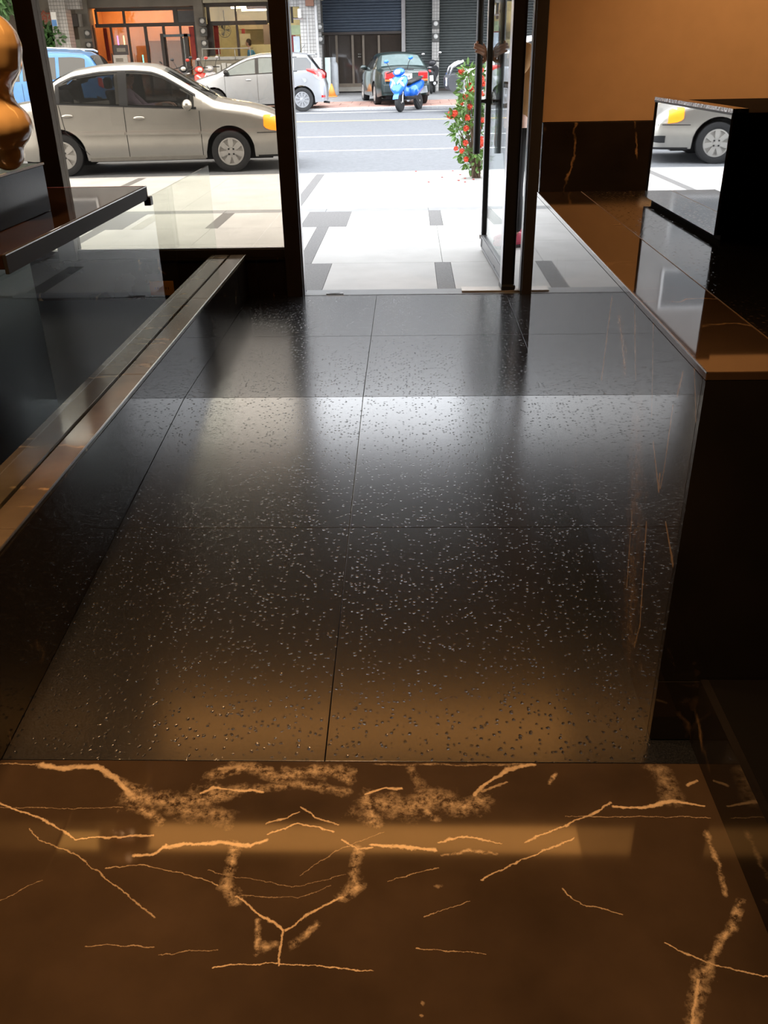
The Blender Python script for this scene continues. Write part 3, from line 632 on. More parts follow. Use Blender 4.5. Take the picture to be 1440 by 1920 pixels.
#--------------------------------------------------------------------CARS
def smooth1(a, n):
    k = np.ones(n)/n; p = np.pad(a, n//2, mode='edge'); return np.convolve(p, k, 'valid')[:len(a)]
class Car:
    """car shell lofted from its side silhouette; local x forward (rear axle at 0), y left, z up"""
    def __init__(s, name, label, cat, prof, W, wb, R, paint, belt, sill=.2, ra=None, crown=.035, tumble=.24, k=.13, rr=.13, group=None, see=False, plan=.16):
        s.root = empty(name); tag(s.root, label, cat, group)
        s.W, s.wb, s.R, s.paint, s.crown, s.tumble, s.k, s.rr, s.plan = W, wb, R, paint, crown, tumble, k, rr, plan
        s.belt = belt; s.x0, s.x1 = prof[0][0], prof[-1][0]; s.sill = sill; s.ra = ra or R+.06
        xs = np.linspace(s.x0, s.x1, 900); zz = np.interp(xs, [p[0] for p in prof], [p[1] for p in prof])
        zs = smooth1(zz, 17); e = 9; zs[:e] = zz[:e]; zs[-e:] = zz[-e:]
        s._x, s._z = xs, zs; s.roof = zs.max()
        s.see = see; s.holes = []
    def zt(s, x): return float(np.interp(x, s._x, s._z))
    def bz(s, x): return s.belt[0]+(s.belt[1]-s.belt[0])*x/s.wb
    def zb(s, x):
        z = s.sill
        e0, e1 = x-s.x0, s.x1-x
        if e0 < .5: z = s.sill+.06*(1-e0/.5)
        if e1 < .5: z = s.sill+.03*(1-e1/.5)
        for xw in (0, s.wb):
            d = abs(x-xw)
            if d < s.ra: z = max(z, s.R+math.sqrt(max(0, s.ra**2-d*d)))
        return min(z, s.zt(x)-.01)
    def hw(s, x):
        c = (s.x0+s.x1)/2; h = (s.x1-s.x0)/2; u = abs(x-c)/h
        return s.W*(1-s.plan*u**5-.12*max(0, (u-.93)/.07)**2)
    def Y(s, x, z):
        w_ = s.hw(x); b = s.bz(x)
        if z < .5: g = 1-.07*((.5-z)/.4)**2
        elif z < b: g = 1-.035*((z-.5)/(b-.5))**2
        else: g = .965-s.tumble*(z-b)/max(.2, s.roof-b)
        y = w_*g; t = s.zt(x); u = (z-(t-s.rr))/s.rr
        if u > 0: y -= s.k*(1-math.sqrt(max(0, 1-min(1, u)**2)))
        return max(y, .05)
    def body(s, holes=()):
        st = set(np.round(np.arange(s.x0, s.x1, .045), 4)) | {s.x0, s.x1}
        for e in (.004, .009, .016, .025, .036, .05, .07): st |= {s.x0+e, s.x1-e}
        for xw in (0, s.wb):
            for d in np.linspace(-s.ra, s.ra, 19): st.add(round(xw+d, 4))
            st |= {xw-s.ra-.002, xw+s.ra+.002}
        st = sorted(st); M_ = 20; m = MB(); NT = 8
        T = [1-(1-i/M_)**1.5 for i in range(M_+1)]
        ring = []
        for x in st:
            b, t = s.zb(x), s.zt(x); r = []
            for q in T: z = b+(t-b)*q; r.append((x, s.Y(x, z), z))
            yt = r[-1][1]
            top = [(x, yt*(1-2*j/NT), t+s.crown*(1-(1-2*j/NT)**2)*min(1, max(0, (min(x-s.x0, s.x1-x))/.25))) for j in range(1, NT)]
            ring.append(r+top+[(p[0], -p[1], p[2]) for p in reversed(r)])
        n = len(ring[0]); vs_ = [p for r in ring for p in r]; fs_ = []
        for i in range(len(ring)-1):
            for q in range(n-1):
                c = [vs_[i*n+q], vs_[i*n+q+1], vs_[(i+1)*n+q+1], vs_[(i+1)*n+q]]
                cx = sum(p[0] for p in c)/4; cy = sum(p[1] for p in c)/4; cz = sum(p[2] for p in c)/4
                if any(h(cx, cy, cz) for h in holes): continue
                fs_.append((i*n+q, i*n+q+1, (i+1)*n+q+1, (i+1)*n+q))
        fs_ += [tuple(range(n)), tuple(range((len(ring)-1)*n, len(ring)*n))]
        m.add(vs_, fs_); o = m.build('body', s.paint, s.root, auto=38)
        MB().box(s.x0+.35, s.x1-.35, -s.W+.27, s.W-.27, .17, .62).build('underbody', blackp, s.root)
        return o
    def patch(s, name, m, pts, off=.006, side=(1,), nrow=6, parent=None):
        """pts: list of (x, zlow, zhigh) along x, laid on the flank"""
        out = None
        for sd in side:
            q = MB(); secs = []
            for (x, a, b) in pts:
                secs.append([(x, sd*(s.Y(x, a+(b-a)*i/nrow)+off), a+(b-a)*i/nrow) for i in range(nrow+1)])
            q.loft(secs, closed=False, caps=False)
            sec2 = [[(p[0], p[1]-sd*(off+.01), p[2]) for p in sc_] for sc_ in secs]
            rim = [sc_[0] for sc_ in secs]+secs[-1][1:]+[sc_[-1] for sc_ in secs[::-1][1:]]+secs[0][::-1][1:-1]
            rim2 = [(p[0], p[1]-sd*(off+.01), p[2]) for p in rim]; nr = len(rim)
            q.add(rim+rim2, [(i, (i+1) % nr, nr+(i+1) % nr, nr+i) for i in range(nr)])
            out = q.build(name, m, parent or s.root, auto=40)
        return out
    def topatch(s, name, m, xa, xb, fr, off=.008, n=14, fr2=None, parent=None):
        q = MB(); secs = []
        for i in range(n+1):
            x = xa+(xb-xa)*i/n; t = s.zt(x); yt = s.Y(x, t)+s.k*.45; f_ = fr+((fr2 or fr)-fr)*i/n
            d = (s.zt(x+.01)-s.zt(x-.01))/.02; nn = Vector((-d, 0, 1)).normalized()*off
            secs.append([(x+nn.x, yt*f_*(1-2*j/8), t+s.crown*(1-(f_*(1-2*j/8))**2)+nn.z) for j in range(9)])
        q.loft(secs, closed=False, caps=False); return q.build(name, m, parent or s.root, smooth=True)
    def end(s, name, m, x, y0, y1, z0, z1, th=.03, parent=None, bevel=.01, front=False):
        q = MB().box(x-th, x+th, y0, y1, z0, z1); return q.build(name, m, parent or s.root, bevel=bevel)
    def wheels(s, kind, rimm, width=.19):
        for xw in (0, s.wb):
            for sd in (1, -1):
                R = s.R; yo = s.W-.02; yi = yo-width
                pr = [(R*.60, yi), (R*.97, yi), (R, yi+.03), (R, yo-.03), (R*.975, yo-.008), (R*.80, yo), (R*.66, yo-.012), (R*.655, yo-.05)]
                wh = MB().lathe([(r, h*sd) for r, h in pr], 36, (xw, 0, R), 'y').build('wheel', rubber, s.root, auto=50)
                MB().lathe([(.0, (yo-.075)*sd), (R*.66, (yo-.07)*sd), (R*.66, (yi+.02)*sd)], 30, (xw, 0, R), 'y').build('brake_drum', mat('dark_brake', (.02, .02, .02), .6), wh)
                q = MB(); ns = {'kia': 7, 'ten': 10, 'five': 5}[kind]; yy_ = (yo-.012)*sd
                q.lathe([(R*.655, yy_-.03*sd), (R*.665, yy_+.006*sd), (R*.60, yy_+.008*sd), (R*.585, yy_-.02*sd)], 36, (xw, 0, R), 'y')
                q.lathe([(0, yy_+.004*sd), (R*.14, yy_+.004*sd), (R*.24, yy_-.004*sd), (R*.24, yy_-.03*sd)], 20, (xw, 0, R), 'y')
                hwid = {'kia': .155, 'ten': .085, 'five': .20}[kind]
                for k_ in range(ns):
                    a = 2*PI*k_/ns+PI/2; ca, sa = math.cos(a), math.sin(a)
                    def pt(r, t, h): return (xw+r*ca-t*sa, h, R+r*sa+t*ca)
                    r0, r1 = R*.18, R*.61; t0, t1 = R*hwid*.62, R*hwid*1.0
                    if kind == 'kia': t0, t1 = R*.10, R*.135
                    b_ = [pt(r0, -t0, yy_-.03*sd), pt(r1, -t1, yy_-.03*sd), pt(r1, t1, yy_-.03*sd), pt(r0, t0, yy_-.03*sd)]
                    u_ = [pt(r0, -t0, yy_+.004*sd), pt(r1, -t1, yy_+.004*sd), pt(r1, t1, yy_+.004*sd), pt(r0, t0, yy_+.004*sd)]
                    q.quad8(b_, u_)
                q.build('hub_cap', rimm, wh, auto=40)
                if kind == 'kia':
                    for k_ in range(4):
                        a = 2*PI*k_/4+PI/4
                        MB().cyl((xw+R*.17*math.cos(a), yy_+.004*sd, R+R*.17*math.sin(a)), (xw+R*.17*math.cos(a), yy_+.010*sd, R+R*.17*math.sin(a)), R*.045, n=10).build('lug_nut', blackp, wh)
    def mirror_(s, x, z, m, side=(1, -1)):
        for sd in side:
            y = s.Y(x, z)+.07
            o = MB().ell((x, sd*(y+.02), z+.02), (.075, .11, .075), 14, 8).build('wing_mirror', m, s.root, smooth=True)
            MB().tube([(x+.02, sd*(y-.12), z-.06), (x+.01, sd*(y-.02), z-.03)], .022, 8).build('mirror_stalk', blackp, o)
    def seam(s, x, za, zb_, w=.009, lean=0.0):
        n = 8
        for sd in (1,):
            q = MB(); A = []; B = []
            for i in range(n+1):
                z = za+(zb_-za)*i/n; xx = x+lean*i/n
                A.append((xx-w/2, sd*(s.Y(xx, z)+.003), z)); B.append((xx+w/2, sd*(s.Y(xx, z)+.003), z))
            q.loft([A, B], closed=False, caps=False); q.build('door_seam', blackp, s.root)
    def handle(s, x, z, m):
        MB().ell((x, s.Y(x, z)+.012, z), (.085, .022, .026), 12, 8).build('door_handle', m, s.root, smooth=True)
    def place(s, p_rear, heading, sc=1.0):
        """near flank's rear-wheel contact point at p_rear, heading of local +x"""
        s.root.rotation_euler = (0, 0, heading); s.root.scale = (sc, sc, sc); s.root.location = p_rear

silverp = mat('silver_car_paint', (.50, .475, .43), .28, .75, var=.03, coat=.7)
white_silver = mat('cool_silver_car_paint', (.45, .47, .50), .28, .6, var=.02, coat=.8)
bluep = mat('blue_car_paint', (.06, .22, .52), .3, .3, coat=.8)
greenp = mat('dark_green_car_paint', (.012, .028, .026), .3, .3, coat=.8)
whitep = mat('white_car_paint', (.55, .55, .56), .3, coat=.8)
seeg = glass('smoked_side_glass', (.30, .30, .30), 1.5)
rimsil = mat('hubcap_silver', (.50, .48, .45), .38, .5)
amber = mat('amber_indicator_lit', (.9, .35, .03), .2, emis=(1.0, .125, .006), estr=.62)
clearl = mat('clear_lamp', (.70, .68, .62), .08, .4, coat=1)
redl = mat('red_tail_lamp', (.50, .02, .02), .12, coat=1)
platem = mat('white_plate', (.72, .75, .74), .4)
inkm = mat('plate_ink', (.03, .035, .05), .5)
seatm = mat('grey_seat_fabric', (.06, .06, .065), .8)

# ---- near car: champagne silver sedan
kp = [(-.96, .24), (-.955, .40), (-.94, .70), (-.90, .88), (-.84, .955), (-.50, 1.00), (-.34, 1.03), (-.16, 1.19), (.05, 1.33), (.28, 1.425), (.67, 1.48), (1.10, 1.495), (1.42, 1.47), (1.58, 1.42), (1.80, 1.30), (2.32, 1.00), (2.46, .965), (2.8, .91), (3.1, .83), (3.3, .74), (3.42, .63), (3.475, .52), (3.49, .40), (3.48, .22)]
K = Car('sedan', 'dusty champagne-silver sedan with its amber indicator lit, nearest car at the kerb', 'car', kp, .86, 2.51, .295, silverp, (1.0, .875), sill=.215, ra=.365)
def kup(x): return min(1.405, K.zt(x)-.085)
def klo(x): return K.bz(x)+.012
def in_side(x, y, z): return abs(y) > .4 and ((.08 < x < .90) or (1.08 < x < 1.95)) and klo(x)+.03 < z < kup(x)-.03
def in_ws(x, y, z): return 1.66 < x < 2.26 and abs(y) < .56 and z > K.zt(x)-.03
def in_rw(x, y, z): return -.30 < x < .15 and abs(y) < .52 and z > K.zt(x)-.03
K.body([in_side, in_ws, in_rw])
def dlo(c, xa, xb, n=10, lo=klo, up=kup, e=0):
    return [(x, lo(x)-e, max(lo(x)+.002, up(x)+e)) for x in [xa+(xb-xa)*i/n for i in range(n+1)]]
def frame(c, xa, xb, w_, lo, up, name='window_frame', m=None, off=.004):
    """dark surround of a side window"""
    m = m or blackp
    xs = [xa+(xb-xa)*i/12 for i in range(13)]
    o = c.patch(name, m, [(x, lo(x)-w_, lo(x)+.012) for x in xs], off, (1, -1), 2)
    c.patch(name, m, [(x, up(x)-.018, up(x)+w_) for x in xs], off, (1, -1), 2)
    return o
frame(K, .02, 1.0, .02, klo, kup); frame(K, 1.0, 2.05, .02, klo, lambda x: max(klo(x)+.03, kup(x)))
K.patch('side_window', seeg, dlo(K, .03, .95), .006, (1, -1)); K.patch('side_window', seeg, dlo(K, 1.04, 2.02), .006, (1, -1))
K.patch('door_pillar', blackp, dlo(K, .935, 1.055, 3), .008, (1, -1)); K.patch('door_pillar', blackp, dlo(K, .02, .075, 2), .008, (1, -1)); K.patch('mirror_sail', blackp, dlo(K, 1.90, 2.03, 4, up=lambda x: klo(x)+.13*max(0, (2.03-x)/.13)), .009, (1, -1))
K.topatch('windscreen', glass('windscreen_glass', (.55, .56, .55), 1.5), 1.60, 2.33, .90, fr2=.97); K.topatch('rear_window', glass('rear_glass', (.35, .35, .34), 1.5), -.36, .18, .92)
K.wheels('kia', rimsil)
K.patch('side_moulding', silverp, [(x, .575-.012*x, .615-.012*x) for x in np.linspace(.34, .96, 6)], .024); K.patch('side_moulding', silverp, [(x, .575-.012*x, .615-.012*x) for x in np.linspace(.99, 2.06, 8)], .024); K.patch('side_moulding', silverp, [(x, .575-.012*x, .615-.012*x) for x in np.linspace(2.09, 2.24, 3)], .024)
K.patch('sill_panel', mat('grey_sill', (.30, .28, .25), .5, .4), [(x, .20, .255) for x in np.linspace(.40, 2.12, 8)], .012)
K.seam(.99, .26, .95); K.seam(2.09, .22, .87); K.seam(.40, .30, .62, lean=-.30); K.seam(.10, .62, .99, lean=-.05)
K.handle(.16, .835, silverp); K.handle(1.20, .79, silverp)
K.mirror_(1.93, .935, silverp)
K.patch('headlamp', clearl, [(3.06, .66, .79), (3.14, .60, .79), (3.22, .575, .765), (3.30, .57, .73), (3.36, .57, .69), (3.42, .575, .62)], .007, (1, -1))
K.patch('indicator', amber, [(3.03, .64, .785), (3.06, .61, .795), (3.12, .585, .795), (3.20, .575, .775), (3.25, .57, .75)], .010, (1, -1))
K.patch('bumper_seam', blackp, [(x, .545, .556) for x in np.linspace(2.92, 3.46, 8)], .003, (1, -1), 1)
K.patch('fog_lamp', blackp, [(3.26, .30, .40), (3.36, .30, .40), (3.44, .31, .39)], .008, (1, -1))
K.patch('front_lip', blackp, [(x, .205, .235) for x in np.linspace(2.92, 3.44, 6)], .008, (1, -1), 2)
K.patch('tail_lamp', redl, [(-.93, .70, .88), (-.86, .70, .90), (-.76, .72, .90)], .008, (1, -1))
K.end('grille', blackp, 3.45, -.22, .22, .56, .63); gp_ = K.end('number_plate', platem, 3.485, -.19, .19, .33, .49, .012)
K.end('rear_plate', platem, -.955, -.17, .17, .60, .76, .012)
for sx in (1, -1): MB().tube([(2.28, -.05*sx+.1, K.zt(2.28)+.045), (2.12, .40*sx, K.zt(2.12)+.05)], .009, 6).build('wiper', blackp, K.root)
MB().tube([(1.50, -.1, 1.50), (1.46, -.1, 1.53)], .012, 6).build('roof_aerial', blackp, K.root)
# cabin: seats and wheel
for (sx, sy) in ((1.12, .36), (1.12, -.36), (.25, .36), (.25, -.36)):
    q = MB().box(sx-.22, sx+.30, sy-.24, sy+.24, .55, .70); q.quad8([(sx-.30, sy-.24, .66), (sx-.16, sy-.24, .66), (sx-.16, sy+.24, .66), (sx-.30, sy+.24, .66)], [(sx-.44, sy-.2, 1.16), (sx-.33, sy-.2, 1.16), (sx-.33, sy+.2, 1.16), (sx-.44, sy+.2, 1.16)])
    q.box(sx-.45, sx-.35, sy-.12, sy+.12, 1.17, 1.33); q.build('car_seat', seatm, K.root, bevel=.04)
MB().box(1.95, 2.35, -.68, .68, .60, .93).build('dashboard', blackp, K.root, bevel=.05)
q = MB(); q.tube([(1.78+.04*math.sin(t), -.36+.18*math.cos(t), .92+.17*math.sin(t)) for t in np.linspace(0, 2*PI, 25)], .014, 8); q.build('steering_wheel', blackp, K.root, smooth=True)
kr, kf = onroad(125, 331.5), onroad(437, 322.5)
hd_ = math.atan2(kf.y-kr.y, kf.x-kr.x); dst = (Vector((kf.x, kf.y))-Vector((kr.x, kr.y))).length
ksc = dst/2.51
# near flank faces the camera: local +y must point to -Y, so the shell is turned and mirrored by placing the flank
def place_near(c, pr, pf):
    """rear and front wheel contact points of the visible flank; visible flank is local +y"""
    hx = Vector((pf.x-pr.x, pf.y-pr.y, 0)); sc = hx.length/c.wb; hx.normalize(); ny = Vector((hx.y, -hx.x, 0))   # local +y direction for a right-handed frame would be (-hx.y, hx.x)
    if ny.y > 0: ny = -ny
    zx = Vector((0, 0, 1)); R_ = Matrix((hx, ny, zx)).transposed()
    pos = Vector((pr.x, pr.y, pr.z))-ny*(c.W-.02)*sc
    c.root.location = pos
    if R_.determinant() < 0:
        for ch in c.root.children_recursive:
            if ch.type == 'MESH' and not ch.get('flip'):
                for v in ch.data.vertices: v.co.y = -v.co.y
                ch.data.flip_normals(); ch['flip'] = 1
        R_ = Matrix((hx, -ny, zx)).transposed()
    for ch in c.root.children_recursive:
        if 'flip' in ch: del ch['flip']
    c.root.rotation_euler = R_.to_euler(); c.root.scale = (sc, sc, sc)
place_near(K, kr, kf)
#--------------------------------------------------------------------MORE
def simple_windows(c, spans, lo, up, m=darkgl):
    for (a, b) in spans: c.patch('side_window', m, dlo(c, a, b, 10, lo, up), .006, (1, -1))
# ---- silver hatchback across the street
yp = [(-.72, .26), (-.735, .45), (-.72, .68), (-.66, .84), (-.58, .98), (-.40, 1.20), (-.24, 1.40), (-.30+.10, 1.47), (.2, 1.505), (.7, 1.515), (1.2, 1.49), (1.5, 1.43), (1.75, 1.34), (2.40, 1.03), (2.6, .98), (3.0, .87), (3.22, .76), (3.34, .60), (3.37, .45), (3.36, .24)]
Yc = Car('hatchback', 'cool silver hatchback parked across the street with red and clear tail lamp', 'car', yp, .85, 2.51, .315, white_silver, (1.06, .95), sill=.22, ra=.37)
Yc.body()
ylo = lambda x: Yc.bz(x)+.01
yup = lambda x: min(1.40, Yc.zt(x)-.09)
skyref = mat('pale_reflecting_glass', (.10, .12, .12), .02, .6, coat=1)
simple_windows(Yc, [(.62, 1.22), (1.28, 2.12)], ylo, yup, skyref); simple_windows(Yc, [(.22, .56)], ylo, yup, skyref)
Yc.patch('rear_quarter', darkgl, dlo(Yc, -.30, .20, 8, lambda x: ylo(x)+.0, lambda x: min(1.40, Yc.zt(x)-.07)), .007, (1, -1))
Yc.patch('door_pillar', blackp, dlo(Yc, 1.20, 1.30, 3, ylo, yup), .008, (1, -1)); Yc.patch('door_pillar', blackp, dlo(Yc, .54, .64, 3, ylo, yup), .008, (1, -1))
frame(Yc, .1, 2.2, .025, ylo, lambda x: max(ylo(x)+.03, yup(x)))
Yc.topatch('windscreen', darkgl, 1.66, 2.42, .9, fr2=.97); Yc.topatch('rear_window', darkgl, -.52, -.24, .9)
Yc.patch('tail_lamp', redl, [(-.68, .86, .98), (-.60, .84, 1.06), (-.48, .90, 1.10), (-.36, .98, 1.11), (-.16, 1.06, 1.11)], .012, (1, -1))
Yc.patch('reversing_lamp', clearl, [(-.67, .78, .86), (-.58, .78, .90), (-.44, .86, .95), (-.36, .92, .96)], .012, (1, -1))
Yc.patch('reflector', redl, [(-.66, .36, .42), (-.56, .36, .42)], .01, (1, -1))
Yc.wheels('ten', mat('bright_alloy', (.40, .41, .43), .3, .6)); Yc.mirror_(2.12, 1.03, blackp); Yc.handle(.35, .88, white_silver); Yc.handle(1.5, .85, white_silver)
Yc.seam(1.25, .26, .98); Yc.seam(2.18, .26, .94); Yc.seam(.45, .45, 1.0, lean=-.12)
MB().lathe([(.075, 0), (.075, .012), (.068, .012), (.068, .004), (0, .004)], 22, (-.08, Yc.Y(-.08, .83)-.002, .83), 'y').build('fuel_flap', mat('flap_ring', (.35, .36, .37), .4), Yc.root)
MB().box(-.42, -.20, -.6, .6, 1.455, 1.49).build('spoiler', white_silver, Yc.root, bevel=.012)
MB().tube([(.05, .2, 1.53), (-.12, .2, 1.72)], .005, 6).build('roof_aerial', blackp, Yc.root)
MB().tube([(-.60, .45, .24), (-.78, .45, .22)], .03, 8).build('exhaust', blackp, Yc.root)
pr = onroad(568, 209.5); Yc_a = math.radians(2.6); place_near(Yc, pr, Vector((pr.x-2.51*math.cos(Yc_a), pr.y-2.51*math.sin(Yc_a), 0)))
# ---- blue estate at the left
bp_ = [(-.86, .28), (-.88, .6), (-.86, .92), (-.80, 1.06), (-.62, 1.30), (-.46, 1.54), (-.30, 1.63), (.3, 1.68), (1.0, 1.68), (1.5, 1.62), (1.8, 1.48), (2.45, 1.10), (2.7, 1.04), (3.2, .93), (3.4, .75), (3.44, .5), (3.43, .28)]
Bc = Car('estate_car', 'blue estate car with silver roof rails half hidden behind the sedan', 'car', bp_, .88, 2.62, .33, bluep, (1.10, 1.0), sill=.26, ra=.40)
Bc.body(); blo = lambda x: Bc.bz(x)+.01; bup = lambda x: min(1.55, Bc.zt(x)-.10)
simple_windows(Bc, [(-.35, .25), (.33, 1.1), (1.18, 2.1)], blo, bup); Bc.topatch('windscreen', darkgl, 1.66, 2.44, .9, fr2=.97); Bc.topatch('rear_window', darkgl, -.74, -.44, .9)
Bc.wheels('five', rimsil); Bc.patch('tail_lamp', redl, [(-.82, .85, 1.05), (-.7, .9, 1.1), (-.62, .95, 1.12)], .01, (1, -1))
for sd in (1, -1): MB().tube([(-.35, .55*sd, 1.66), (-.25, .56*sd, 1.705), (.5, .57*sd, 1.745), (1.2, .56*sd, 1.735), (1.4, .55*sd, 1.68)], .022, 8).build('roof_rail', chrome, Bc.root, smooth=True)
Bc.seam(.29, .35, 1.05); Bc.seam(1.14, .3, 1.02)
be = at(196, 150, 22.5); prb = Vector((be.x-.80, 22.5, road_z(22.5))); place_near(Bc, prb, Vector((prb.x-2.62, prb.y-.12, 0)))
# ---- dark green sedan parked nose-in
gp2 = [(-1.0, .26), (-1.01, .42), (-.99, .66), (-.96, .88), (-.90, .95), (-.60, .98), (-.42, 1.01), (-.10, 1.22), (.10, 1.34), (.4, 1.39), (1.0, 1.40), (1.35, 1.36), (1.6, 1.26), (2.1, .98), (2.3, .94), (2.9, .86), (3.15, .74), (3.22, .5), (3.2, .26)]
Gc = Car('parked_sedan', 'dark green sedan parked nose-in before the grey shutters, red tail lamps to the street', 'car', gp2, .83, 2.46, .30, greenp, (.96, .90), sill=.22, ra=.36)
Gc.body(); glo = lambda x: Gc.bz(x)+.01; gup = lambda x: min(1.32, Gc.zt(x)-.08)
simple_windows(Gc, [(.0, .8), (.88, 1.75)], glo, gup); Gc.topatch('rear_window', mat('pale_rear_glass', (.10, .14, .14), .05, coat=1), -.40, .05, .95); Gc.topatch('windscreen', darkgl, 1.5, 2.1, .9)
Gc.wheels('five', rimsil)
for sd in (1, -1):
    o = Gc.end('tail_lamp', redl, -.985, sd*.50-.14, sd*.50+.14, .70, .90, .035, bevel=.03); MB().box(-1.03, -.99, sd*.54-.10, sd*.54+.10, .645, .70).build('amber_lens', mat('dull_amber', (.55, .16, .05), .2), o, bevel=.01)
pg = Gc.end('number_plate', platem, -1.005, -.17, .17, .69, .85, .012, bevel=.004)
text('plate_text', 'D64', .12, inkm, pg, (-1.018, 0, .765), (PI/2, 0, -PI/2))
Gc.end('bumper', mat('grey_green_bumper', (.02, .03, .03), .5), -1.0, -.70, .70, .34, .58, .05, bevel=.04); Gc.end('boot_strip', chrome, -.995, -.36, .36, .875, .885, .012); MB().box(-1.0, -.97, -.05, .05, .925, .945).build('badge', chrome, Gc.root)
Gc.mirror_(1.75, .98, greenp)
g0, g1 = onroad(706, 196.5, FH), onroad(795, 193.5, FH); gcen = (g0+g1)/2; ga = math.radians(90+11)
Gc.root.location = (gcen.x, gcen.y+.1, fz(gcen.y)); Gc.root.rotation_euler = (0, 0, ga)
# ---- white off-roader
wp = [(-.75, .5), (-.78, .9), (-.75, 1.15), (-.66, 1.6), (-.55, 1.78), (.0, 1.82), (1.0, 1.82), (1.35, 1.78), (1.60, 1.55), (1.95, 1.18), (2.1, 1.14), (2.8, 1.08), (3.0, 1.02), (3.10, .9), (3.14, .7), (3.12, .52)]
Wc = Car('off_road_car', 'white off-road car with a black steel bumper and silver bull bar behind the flowers', 'car', wp, .86, 2.4, .36, whitep, (1.14, 1.10), sill=.42, ra=.44, tumble=.14)
Wc.body(); wlo = lambda x: Wc.bz(x)+.01; wup = lambda x: min(1.70, Wc.zt(x)-.10)
simple_windows(Wc, [(-.5, .3), (.4, 1.05), (1.12, 1.75)], wlo, wup); Wc.topatch('windscreen', mat('pale_rear_glass', (.1, .14, .14)), 1.42, 1.94, .92); Wc.wheels('five', rimsil, .24)
steel = mat('black_steel_bumper', (.05, .052, .058), .5)
q = MB(); q.loft([[(3.05, y, .52), (3.36, y*.96, .56), (3.42, y*.94, .68), (3.42, y*.94, .86), (3.36, y*.95, .93), (3.05, y, .95)] for y in (-.86, -.6, 0, .6, .86)], closed=True); o = q.build('front_bumper', steel, Wc.root, auto=30)
MB().box(3.40, 3.43, -.45, .45, .68, .84).build('bumper_recess', blackp, o)
po = MB().box(3.43, 3.45, .18, .50, .66, .86).build('number_plate', platem, Wc.root, bevel=.004); MB().box(3.4505, 3.453, .22, .46, .72, .80).build('plate_print', mat('faint_plate_print', (.30, .36, .37), .5), po)
for y in (-.45, .45): MB().tube([(3.36, y, .92), (3.30, y, 1.10), (3.16, y, 1.20), (3.0, y, 1.26)], .03, 10).build('bull_bar', chrome, Wc.root, smooth=True)
MB().tube([(3.02, -.45, 1.26), (3.02, .45, 1.26)], .03, 10).build('bull_bar', chrome, Wc.root)
Wc.patch('headlamp', clearl, [(2.9, .92, 1.0), (3.0, .90, .99), (3.07, .88, .96)], .01, (1, -1))
wfp = at(841, 170, 25.9); wr = Vector((wfp.x+3.42, 26.0, road_z(26.0))); place_near(Wc, wr, Vector((wr.x-2.4, wr.y-.12, 0)))

